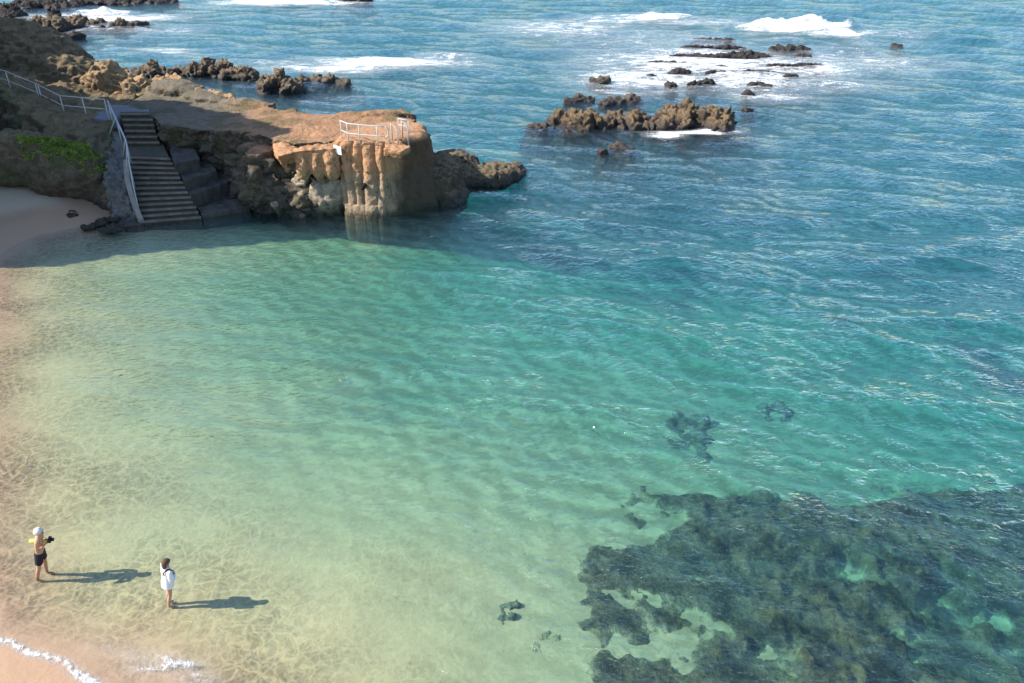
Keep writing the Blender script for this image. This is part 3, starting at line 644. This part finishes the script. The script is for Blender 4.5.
# ------------------------------------------------------------------ sea rocks
def scale_at(p): return F / (p.y * cp_ + (CH - p.z) * sp_)
def sea_rock(label, x0, x1, yb, h, dep, seed, mat='sea_rock', n=7, vox=.09, name='sea_rock', group=None, rz=0.0, rough=1.0):
    """rock between two picture columns, foot at the row yb; h height and dep depth in metres"""
    q = random.Random(seed); p = at((x0 + x1) / 2, yb); wd = (x1 - x0) / scale_at(p); c0 = Vector((p.x, p.y + dep * .5, 0)); vs, fs = [], []
    for k in range(n):
        a = (k + .5) / n - .5; hh = h * q.uniform(.5, 1.0) * (1 - 1.1 * a * a)
        u = a * wd * .78; v = q.uniform(-.28, .28) * dep
        x = u * math.cos(rz) - v * math.sin(rz); y = u * math.sin(rz) + v * math.cos(rz)
        ellipsoid((c0.x + x, c0.y + y, -.15), (wd / n * q.uniform(.8, 1.25) + .12, dep * q.uniform(.3, .45), hh * .85 + .15), vs, fs, rz + q.uniform(-.4, .4), 14, 9)
    ellipsoid((c0.x, c0.y, -1.5), (wd * .62 + .3, dep * .6 + .3, 1.35), vs, fs, rz, 18, 10); ellipsoid((c0.x, c0.y, -4.2), (wd * .9 + .6, dep * .9 + .8, 3.2), vs, fs, rz, 18, 10)
    a = min(.30, h * .28) * rough
    o = fuse(name, vs, fs, vox, M[mat], crag(a, 1.0, a * .95, 1.9, a * .3, 6, seed * 3.7), smooth_it=0)
    tag(o, label, 'rock', group); return o
G = 'rocks of the islet off the headland'
sea_rock('largest brown craggy rock of the islet, at its right end before the surf', 656, 744, 131, 1.45, 4.2, 4, n=8, group=G)
sea_rock('low rugged middle rock of the islet, left of its largest rock', 602, 664, 130, 1.05, 3.2, 9, n=7, group=G)
sea_rock('tall jagged rock at the left end of the islet, with one spur towards the viewer', 553, 606, 133, 1.2, 4.6, 12, n=6, group=G)
sea_rock('narrow dark rock spur behind the calm pool of the islet', 600, 646, 104, .55, 2.0, 15, n=6, group=G, mat='ridge_rock')
sea_rock('small paired rock standing alone in the water just left of the islet', 527, 547, 130, .6, 1.1, 18, n=3, group=G)
sea_rock('low rounded brown rock in the water in front of the islet', 612, 635, 151, .45, 1.0, 21, n=4, group=G)
sea_rock('tiny rock beside the low rounded one in front of the islet', 600, 607, 152, .25, .4, 24, n=2, group=G, vox=.05)
sea_rock('small dark rock standing behind the left end of the islet', 591, 611, 84, .6, 1.4, 27, n=3, group=G, mat='ridge_rock')
sea_rock('flat dark rock behind the tall jagged left end of the islet', 564, 592, 102, .5, 1.4, 30, n=4, group=G, mat='ridge_rock')
sea_rock('small rock at the right foot of the largest islet rock', 745, 754, 112, .35, .6, 33, n=2, group=G, vox=.06)
G = 'dark reef ridges in the surf'
RD = [(687, 740, 41, .40, .7, 'shortest and farthest dark ridge in the surf behind the islet'), (676, 752, 48.5, .42, .7, 'dark ridge just nearer than the farthest one in the surf'),
      (660, 780, 57, .40, .7, 'longest dark ridge across the surf behind the islet'), (722, 772, 57, .6, 1.0, 'broad dark lump in the middle of the reef ridges in the surf'),
      (768, 815, 50, .55, 1.2, 'dark lumpy ridge at the right end of the reef in the surf'), (796, 812, 57, .4, 1.0, 'small dark rock under the right end of the reef ridges')]
for k, (a, b_, y, h, d, lb) in enumerate(RD): sea_rock(lb, a, b_, y, h, d, 40 + k, 'dark_rock', 12, .09, 'reef_ridge', G, rz=-.06)
RD += [(636, 694, 64, .32, .6, 'thin dark ledge in the foam at the left end of the reef'), (764, 832, 66, .30, .6, 'thin dark ledge in the foam at the right end of the reef'), (700, 790, 73, .30, .6, 'nearest thin dark ledge awash in the foam')]
for k, (a, b_, y, h, d, lb) in enumerate(RD[6:]): sea_rock(lb, a, b_, y, h, d, 150 + k, 'dark_rock', 14, .08, 'reef_ridge', G, rz=-.05)
RS = [(668, 678, 88, .7, 'small upright rock in foam left behind the largest islet rock'), (690, 702, 88, .8, 'rounded rock in foam right behind the largest islet rock'), (702, 714, 84, .55, 'low dark rock in foam behind the rounded one'),
      (646, 656, 78, .35, 'dark speck of rock in the foam left of the reef ridges'), (672, 690, 73, .4, 'thin slanting rock in the foam below the reef ridges'), (716, 728, 68, .35, 'small dark rock in the foam below the longest ridge'),
      (744, 754, 96, .5, 'dark rock in broken water right of the islet top'), (752, 772, 86, .4, 'low dark rock in broken water right of the reef foam'), (896, 904, 46, .22, 'lone dark rock in the sea far right beyond the breaker'), (784, 800, 78, .35, 'low rock in the thin foam below the right end of the ridges')]
for k, (a, b_, y, h, lb) in enumerate(RS): sea_rock(lb, a, b_, y, h, 1.0, 60 + k, 'dark_rock', 3, .09, 'surf_rock', 'small rocks in the surf')
# lagoon ridge behind the headland
G = 'rocks of the ridge round the lagoon'
LR = [(128, 176, 78, 1.3, 2.6, 'ridge_rock', 'brown ridge rock at the left end of the lagoon, next to the ochre knob'), (168, 206, 77, 1.25, 2.6, 'ridge_rock', 'lumpy ridge rock second from the left round the lagoon'),
      (190, 228, 76, 1.7, 3.0, 'ridge_rock', 'tallest rounded rock of the ridge round the lagoon'), (216, 256, 80, 1.2, 2.8, 'ridge_rock', 'rugged ridge rock right of the tallest one'),
      (248, 300, 92, 1.5, 3.2, 'ridge_rock', 'low broad ridge rock where the lagoon opens to the sea'), (285, 352, 86, .9, 2.2, 'ridge_rock', 'long low rock tapering out at the right end of the lagoon ridge')]
for k, (a, b_, y, h, d, m_, lb) in enumerate(LR): sea_rock(lb, a, b_, y, h, d, 80 + k, m_, 7, .11, 'ridge_rock', G)
G = 'dark rocks far off at the upper left'
FR = [(-20, 78, 9, 1.0, 5.0, 'dark reef running off the upper left corner of the sea'), (60, 180, 4, .8, 4.0, 'long dark reef along the top edge at the left'), (-20, 18, 18.5, 2.0, 3.5, 'dark rock mass at the far left edge'),
      (-15, 16, 29, .9, 2.0, 'low dark rock at the left edge below the dark mass'), (18, 78, 30, 1.6, 3.0, 'grey rock at the left of the long row in foam'), (60, 98, 26, 1.3, 2.6, 'grey rock at the right of the long row in foam'),
      (44, 58, 17, 1.5, 1.5, 'upright dark rock beside the splash of white water'), (38, 50, 33, 1.2, 1.5, 'dark rock close below the long row in foam'), (25, 45, 37.5, .7, 1.4, 'flat dark rock lying apart in blue water'),
      (108, 131, 28.5, 1.2, 2.0, 'humped dark rock standing alone right of the long row'), (98, 110, 29, .5, 1.0, 'flat dark rock left of the humped one'), (134, 146, 24, .5, 1.0, 'low dark rock right of the humped one'),
      (95, 105, 14.5, .5, 1.0, 'small dark rock at the right end of the splash'), (40, 80, 40.5, 1.0, 1.6, 'brown rock showing over the dark hillside crest'), (335, 372, 1.5, .8, 1.5, 'dark rock at the top edge beyond the far breaker')]
for k, (a, b_, y, h, d, lb) in enumerate(FR): sea_rock(lb, a, b_, y, h, d, 100 + k, 'ridge_rock' if k in (4, 5, 9) else 'dark_rock', 8 if b_ - a > 45 else 4, .14, 'far_rock', G)
# stones at the foot of the steps
for k, (px_, py_, r_, lb) in enumerate([(112, 228, .42, 'dark stone at the water edge left of the bottom step'), (100, 222, .34, 'flat dark stone on the sand left of the steps'), (118, 216, .4, 'dark stone against the grey slope beside the steps'), (70, 214, .36, 'flat dark stone on the shaded sand below the hillside'), (88, 226, .25, 'smallest dark stone near the wet sand of the cove')]):
    p = at(px_, py_, .15); vs, fs = [], []; ellipsoid((p.x, p.y, .1), (r_ * 1.8, r_ * 1.1, r_ * .36), vs, fs, k * .7)
    o = fuse('stone', vs, fs, .06, M['hill'], crag(.12, 1.5, .1, 2.2, .02, 7, k * 5.5), smooth_it=0); tag(o, lb, 'stone', 'stones by the steps')

# ------------------------------------------------------------------ submerged reef and weed
xs, ys = np.linspace(-3, 27, 460), np.linspace(4.5, 21.5, 300); Xr, Yr = np.meshgrid(xs, ys)
poly = [tuple(at(a, b_, -.9))[:2] for a, b_ in [(655, 700), (610, 668), (655, 645), (585, 625), (648, 592), (600, 550), (650, 528), (665, 505), (760, 482), (860, 484), (900, 470), (1024, 462), (1200, 455)]]
poly += [(40, 19), (40, 0), (2, 0)]; dr = np.abs(seg_dist(Xr, Yr, poly + poly[:1])) * np.where(inside(Xr, Yr, poly), 1, -1)
dr = dr + .9 + 1.9 * vnoise(Xr, Yr, .55, 91, 4) + .9 * vnoise(Xr, Yr, 2.2, 95, 3)
gap = np.zeros_like(Xr)
for (a, b_, rx, ry) in [(735, 630, .9, 1.2), (690, 655, .5, .9), (960, 590, 1.0, .9), (965, 630, 1.2, .8), (690, 612, .55, .4), (860, 560, .8, .4)]:
    c = at(a, b_, -1); gap = np.maximum(gap, np.clip(1.5 - np.hypot((Xr - c.x) / rx, (Yr - c.y) / ry) + 4.0 * vnoise(Xr, Yr, 1.6, 96, 5), 0, 1))
msk = np.clip((dr + .4) / 2.4, 0, 1); msk = msk * msk * (3 - 2 * msk) * (1 - .95 * gap)
topz = -1.15 + .9 * vnoise(Xr, Yr, .4, 92, 4) - .5 * np.abs(vnoise(Xr, Yr, 1.0, 93, 5)) * 2 + .45 * vnoise(Xr, Yr, 2.6, 94, 4) - .05 * np.clip(Xr - 6, 0, 10)
c = at(1015, 690, -.2); topz = topz + .9 * np.exp(-(((Xr - c.x - .4) / 1.0) ** 2 + ((Yr - c.y) / .8) ** 2))
bz = bed_height(Xr, Yr); topz = np.maximum(topz, bz + .05)
wdm = np.clip((dr + .35) / 2.6, -1, 1) - .5 * gap + 1.15 * vnoise(Xr, Yr, 1.3, 97, 6)
wsm = np.clip((wdm - .12) / .3, 0, 1)
Zr = (bz + .015) * (1 - msk) + topz * msk; Zr = Zr * wsm + (np.minimum(Zr, bz) - .16) * (1 - wsm)
o = link('submerged_reef', np_mesh('submerged_reef', np.stack([Xr, Yr, Zr], -1).reshape(-1, 3), grid_quads(*Xr.shape)), M['reef']); a_ = o.data.attributes.new('weed', 'FLOAT', 'POINT'); a_.data.foreach_set('value', wdm.astype(np.float32).ravel())
tag(o, 'broad dark weedy reef under the clear water at the lower right, with pale sand gaps', 'reef')
py_deep = lambda row: row < 630
WD = [(510, 613, 15, .40, .16, 'small dark weedy stone on the pale sand, left of the big reef'), (690, 436, 34, 1.8, .22, 'dark weedy rock deep under the green water beyond the big reef'), (772, 411, 16, .9, .3, 'small dark weedy rock deep in the green middle of the bay')]
for k, (a, b_, wpx, dm, h, lb) in enumerate(WD):
    p = at(a, b_, -1.0)
    for _ in range(4):
        z_ = float(bed_height(np.array([[p.x]]), np.array([[p.y]]))[0, 0]); p = at(a, b_, z_)
    q = random.Random(k + 200); vs, fs = [], []; wd = wpx / scale_at(p)
    for j in range(9): ellipsoid((p.x + q.uniform(-.75, .75) * wd, p.y + q.uniform(-.8, .8) * dm, z_), (wd * q.uniform(.15, .45), dm * q.uniform(.15, .45), h * q.uniform(.5, 1)), vs, fs)
    o = fuse('weedy_rock', vs, fs, .08 if wd > .4 else .04, M['faint' if py_deep(b_) else 'weedy'], crag(.12, 1.2, .1, 2, .03, 6, k * 9)); tag(o, lb, 'rock', 'weedy rocks on the sea bed')

# ------------------------------------------------------------------ people
def skin_body(name, J, E_, mat, root='pelvis', sub=2, parent=None):
    names = list(J); idx = {n: i for i, n in enumerate(names)}
    me = bpy.data.meshes.new(name); me.from_pydata([J[n][0] for n in names], [(idx[a], idx[b]) for a, b in E_], []); me.update()
    o = link(name, me); m = o.modifiers.new('skin', 'SKIN'); m.use_smooth_shade = True; m.branch_smoothing = .3
    lay = me.skin_vertices[0].data
    for n in names:
        r = J[n][1]; r = (r, r) if not isinstance(r, tuple) else r
        lay[idx[n]].radius = r; lay[idx[n]].use_root = (n == root)
    s = o.modifiers.new('sub', 'SUBSURF'); s.levels = s.render_levels = sub
    dg = bpy.context.evaluated_depsgraph_get(); me2 = bpy.data.meshes.new_from_object(o.evaluated_get(dg)); o.modifiers.clear()
    o.data = me2; bpy.data.meshes.remove(me); me2.name = name; me2.materials.clear(); me2.materials.append(mat)
    me2.polygons.foreach_set('use_smooth', [True] * len(me2.polygons))
    if parent: o.parent = parent
    return o
def add_hand(J, E_, side, wrist, direc, palm_n):
    """palm, four bent fingers of unequal length and a thumb from the side of the palm"""
    w_, d, pn = Vector(wrist), Vector(direc).normalized(), Vector(palm_n).normalized(); s = d.cross(pn).normalized() * (1 if side == 'r' else -1)
    k = side
    J[k + 'palm'] = (tuple(w_ + d * .05), (.036, .018)); J[k + 'knuckle'] = (tuple(w_ + d * .085), (.038, .015)); E_ += [(k + 'wrist', k + 'palm'), (k + 'palm', k + 'knuckle')]
    for i, (off, L) in enumerate(((-.028, .066), (-.009, .078), (.010, .072), (.027, .056))):
        b = w_ + d * .088 + s * off
        J[f'{k}f{i}a'] = (tuple(b + d * L * .45 + pn * .012), .0085); J[f'{k}f{i}b'] = (tuple(b + d * L * .8 + pn * .035), .0075)
        E_ += [(k + 'knuckle', f'{k}f{i}a'), (f'{k}f{i}a', f'{k}f{i}b')]
    J[k + 'ta'] = (tuple(w_ + d * .05 - s * .045 + pn * .012), .010); J[k + 'tb'] = (tuple(w_ + d * .082 - s * .052 + pn * .035), .0085)
    E_ += [(k + 'palm', k + 'ta'), (k + 'ta', k + 'tb')]
def face(root, hc, fwd, skin, lips, hgt=1.0):
    """nose, ears, eyes and mouth on a head centred at hc looking along +Y"""
    hc = Vector(hc) + Vector((0, -.012, 0))
    vs, fs = [], []; ellipsoid(hc + Vector((0, .098, -.012)), (.014, .02, .024), vs, fs, 0, 10, 6); from_data('nose', vs, fs, skin, root)
    for sx in (-1, 1):
        vs, fs = [], []; ellipsoid(hc + Vector((sx * .078, -.005, -.005)), (.012, .022, .033), vs, fs, 0, 10, 6); from_data('ear', vs, fs, skin, root)
        vs, fs = [], []; ellipsoid(hc + Vector((sx * .03, .083, .012)), (.012, .01, .008), vs, fs, 0, 10, 6); from_data('eye', vs, fs, lips[1], root)
    vs, fs = [], []; ellipsoid(hc + Vector((0, .084, -.055)), (.024, .01, .007), vs, fs, 0, 10, 6); from_data('mouth', vs, fs, lips[0], root)
def base_joints(k=1.0, lean=0.0, sh=.185):
    J = {'pelvis': ((0, 0, .94), (.145, .105)), 'waist': ((0, .005 + lean * .3, 1.08), (.135, .10)), 'chest': ((0, .0 + lean * .7, 1.27), (.155, .115)), 'collar': ((0, -.01 + lean, 1.40), (.12, .085)),
         'neck': ((0, .0 + lean, 1.475), .055), 'jaw': ((0, .022 + lean, 1.535), (.062, .066)), 'skull': ((0, .008 + lean, 1.60), (.076, .09)), 'crown': ((0, -.002 + lean, 1.652), (.062, .072))}
    E_ = [('pelvis', 'waist'), ('waist', 'chest'), ('chest', 'collar'), ('collar', 'neck'), ('neck', 'jaw'), ('jaw', 'skull'), ('skull', 'crown')]
    return J, E_
def add_leg(J, E_, s, hip, knee, ankle, toe):
    J[s + 'hip'] = (hip, .088); J[s + 'thigh'] = (tuple((Vector(hip) * .5 + Vector(knee) * .5)), .072); J[s + 'knee'] = (knee, .054); J[s + 'calf'] = (tuple(Vector(knee) * .65 + Vector(ankle) * .35 + Vector((0, -.012, 0))), .054)
    J[s + 'ankle'] = (ankle, .036); J[s + 'toe'] = (toe, (.042, .026))
    E_ += [('pelvis', s + 'hip'), (s + 'hip', s + 'thigh'), (s + 'thigh', s + 'knee'), (s + 'knee', s + 'calf'), (s + 'calf', s + 'ankle'), (s + 'ankle', s + 'toe')]
def add_arm(J, E_, s, shoulder, elbow, wrist):
    J[s + 'shoulder'] = (shoulder, .056); J[s + 'upper'] = (tuple((Vector(shoulder) + Vector(elbow)) * .5), .047); J[s + 'elbow'] = (elbow, .039); J[s + 'fore'] = (tuple(Vector(elbow) * .65 + Vector(wrist) * .35), .038); J[s + 'wrist'] = (wrist, .026)
    E_ += [('collar', s + 'shoulder'), (s + 'shoulder', s + 'upper'), (s + 'upper', s + 'elbow'), (s + 'elbow', s + 'fore'), (s + 'fore', s + 'wrist')]
def ground(px, py, z0=0.0):
    p = at(px, py, z0)
    for _ in range(5):
        z = float(bed_height(np.array([[p.x]]), np.array([[p.y]]))[0, 0]); p = at(px, py, z)
    return p
def tilt(o, p, rz, deg):
    o.location = p; o.rotation_euler = (Matrix.Rotation(R(deg), 3, 'Y') @ Matrix.Rotation(rz, 3, 'Z')).to_euler()
def hair_cap(name, hc, r, mat, root, low=-.02, back=.05, seed=0):
    """hair shell over the skull, lower at the back"""
    vs, fs = [], []; ellipsoid((0, 0, 0), r, vs, fs, 0, 22, 14)
    out = []
    for v in vs:
        lim = low - (back if v.y < 0 else 0) * min(1, -v.y / .06) if v.y < 0 else low + v.y * .75
        z = max(v.z, lim); n = 1 + .10 * noise.noise((v + Vector((seed, 0, 0))) * 32) + .05 * noise.noise((v + Vector((seed, 3, 0))) * 80)
        out.append(Vector((v.x * n, v.y * n, z * (n if z > 0 else 1))) + Vector(hc))
    return from_data(name, out, fs, mat, root)
lip = plain('lips', (.35, .15, .12), .6); eye_m = plain('eye', (.05, .035, .03), .3)
tan = plain('tanned_skin', (.50, .27, .16), .55, .1, 6); fair = plain('fair_skin', (.50, .30, .21), .55, .08, 6)
# man at the left: bare chest, dark shorts, both hands holding a camera in front of his chest
p = ground(43, 578); RZ = R(-78)
man = empty('person', p, RZ); tag(man, 'white haired bare chested man in dark shorts, looking down at the camera he holds', 'person')
J, E_ = base_joints(lean=.03)
add_leg(J, E_, 'l', (-.085, 0, .88), (-.10, .06, .49), (-.11, .08, .075), (-.125, .24, .03)); add_leg(J, E_, 'r', (.085, 0, .88), (.11, -.02, .48), (.13, -.09, .075), (.15, .07, .03))
add_arm(J, E_, 'l', (-.185, .02, 1.40), (-.25, .02, 1.14), (-.075, .17, 1.26)); add_arm(J, E_, 'r', (.185, .02, 1.40), (.25, .03, 1.14), (.075, .17, 1.26))
add_hand(J, E_, 'l', (-.075, .17, 1.26), (.45, .65, .55), (.9, -.2, .2)); add_hand(J, E_, 'r', (.075, .17, 1.26), (-.45, .65, .55), (-.9, -.2, .2))
J['jaw'] = ((0, .065, 1.525), (.062, .064)); J['skull'] = ((0, .055, 1.592), (.076, .09)); J['crown'] = ((0, .05, 1.645), (.062, .072))
skin_body('body', J, E_, tan, parent=man)
face(man, (0, .055, 1.59), None, tan, (lip, eye_m))
hair_cap('hair', (0, .03, 1.605), (.10, .115, .104), plain('white_hair', (.62, .60, .56), .9, .25, 60), man, -.03, .085, 3)
sm = plain('dark_shorts', (.022, .02, .026), .9, .3, 25, 0, .4)
J = {'pelvis': ((0, 0, .93), (.165, .128)), 'band': ((0, .005, 1.03), (.15, .118)), 'lh': ((-.09, 0, .85), .112), 'lk': ((-.105, .045, .575), .098), 'rh': ((.09, 0, .85), .112), 'rk': ((.115, -.01, .57), .098)}
skin_body('shorts', J, [('pelvis', 'band'), ('pelvis', 'lh'), ('lh', 'lk'), ('pelvis', 'rh'), ('rh', 'rk')], sm, parent=man)
bk = plain('black_plastic', (.012, .012, .013), .35, .2)
def place(root, par_pos, rz, ob):  # world copy of local coordinates for a separate thing beside a figure
    ob.location = par_pos; ob.rotation_euler.z = rz; return ob
camr = empty('camera_in_hand', p, RZ); tag(camr, 'black camera held in both hands before the bare chested man', 'camera')
vs, fs = [], []; frustum([(-.075, .225, 1.29), (.075, .225, 1.29), (.075, .3, 1.29), (-.075, .3, 1.29)], [(-.07, .225, 1.385), (.07, .225, 1.385), (.07, .29, 1.385), (-.07, .29, 1.385)], vs, fs); from_data('camera_body', vs, fs, bk, camr, smooth=False)
tube('lens', [(0, .28, 1.335), (0, .355, 1.335)], .042, bk, camr, 14)
vs, fs = [], []; frustum([(-.03, .235, 1.386), (.03, .235, 1.386), (.03, .285, 1.386), (-.03, .285, 1.386)], [(-.02, .245, 1.42), (.02, .245, 1.42), (.02, .28, 1.42), (-.02, .28, 1.42)], vs, fs); from_data('viewfinder', vs, fs, bk, camr, smooth=False)
tw = tube('rolled_towel', [(-.18, .12, 1.11), (-.205, .0, 1.095), (-.22, -.13, 1.08), (-.23, -.27, 1.065)], [.05, .052, .05, .044], plain('lime_cloth', (.62, .60, .12), .95, .15, 30, 0, .3), None, 12); place(None, p, RZ, tw); tag(tw, 'rolled lime yellow towel tucked under the arm of the bare chested man', 'towel')
for o in (man, camr, tw): tilt(o, p, RZ, 11); o.scale = (.92, .92, .92)
# woman: brown hair, white top, arms folded, bare legs in the water
p = ground(170, 606); RZ = R(-48)
wo_ = empty('person', p, RZ); tag(wo_, 'brown haired woman in a loose white top standing shin deep, seen from behind', 'person')
wo_.scale = (.85, .85, .85); tilt(wo_, p, RZ, 8)
J, E_ = base_joints(lean=.01)
add_leg(J, E_, 'l', (-.085, 0, .88), (-.085, .03, .49), (-.08, -.02, .075), (-.09, .14, .03)); add_leg(J, E_, 'r', (.085, 0, .88), (.085, .0, .49), (.08, -.05, .075), (.10, .11, .03))
add_arm(J, E_, 'l', (-.175, .0, 1.39), (-.225, .03, 1.10), (-.02, .165, 1.10)); add_arm(J, E_, 'r', (.175, .0, 1.39), (.225, .03, 1.10), (.02, .19, 1.12))
add_hand(J, E_, 'l', (-.02, .165, 1.10), (1, -.1, .1), (0, -1, .1)); add_hand(J, E_, 'r', (.02, .19, 1.12), (-1, -.1, .0), (0, -1, .1))
skin_body('body', J, E_, fair, parent=wo_)
face(wo_, (0, .018, 1.60), None, fair, (lip, eye_m))
hm = plain('brown_hair', (.10, .065, .035), .7, .4, 50)
hair_cap('hair', (0, .0, 1.618), (.098, .112, .095), hm, wo_, -.05, .10, 8)
vs, fs = [], []; ellipsoid((0, -.055, 1.53), (.095, .058, .12), vs, fs); ellipsoid((0, -.05, 1.44), (.075, .045, .07), vs, fs)
ponytail = fuse('hair_back', vs, fs, .02, hm, lambda q, n: q + n * .012 * noise.noise(Vector((q.x * 45, q.y * 45, q.z * 6)))); ponytail.parent = wo_
wt = plain('white_cotton', (.80, .80, .82), .9, .06, 14, 0, .6)
vs, fs = [], []; NR = 28
rings = [(.80, .195, .155), (.86, .192, .152), (.95, .185, .146), (1.05, .168, .132), (1.16, .163, .126), (1.27, .172, .132), (1.35, .172, .118), (1.40, .150, .100), (1.44, .105, .085), (1.465, .078, .074)]
for z, rx, ry in rings:
    for k in range(NR):
        t_ = 2 * math.pi * k / NR; vs.append(Vector((rx * math.cos(t_), ry * math.sin(t_) - .002, z)))
for i in range(len(rings) - 1):
    for k in range(NR): fs.append((i * NR + k, i * NR + (k + 1) % NR, (i + 1) * NR + (k + 1) % NR, (i + 1) * NR + k))
for s_ in (-1, 1):
    tube_geo([(s_ * .135, 0, 1.385), (s_ * .178, 0, 1.375), (s_ * .205, .01, 1.27), (s_ * .225, .025, 1.13), (s_ * .20, .06, 1.085), (s_ * .13, .125, 1.10), (s_ * .085, .16, 1.11)], [.06, .078, .07, .062, .058, .048, .042], 14, vs, fs)
top_ = from_data('top', vs, fs, wt, wo_)
for v in top_.data.vertices:
    f_ = noise.fractal(Vector((v.co.x * 9, v.co.y * 9, v.co.z * 4)), 1, 2, 3) * .008; v.co += v.normal * f_
pk = plain('pink_bottoms', (.55, .10, .16), .9, .1)
J = {'pelvis': ((0, 0, .90), (.155, .12)), 'lh': ((-.087, 0, .84), .102), 'lk': ((-.088, .012, .745), .092), 'rh': ((.087, 0, .84), .102), 'rk': ((.088, .005, .745), .092), 'b': ((0, 0, .96), (.15, .115))}
skin_body('swim_shorts', J, [('pelvis', 'b'), ('pelvis', 'lh'), ('lh', 'lk'), ('pelvis', 'rh'), ('rh', 'rk')], pk, parent=wo_)
tb = tube('shoulder_strap', [(.10, -.13, 1.30), (.115, -.115, 1.39), (.125, -.05, 1.45), (.13, .04, 1.44), (.12, .12, 1.34)], .017, bk, wo_, 8)
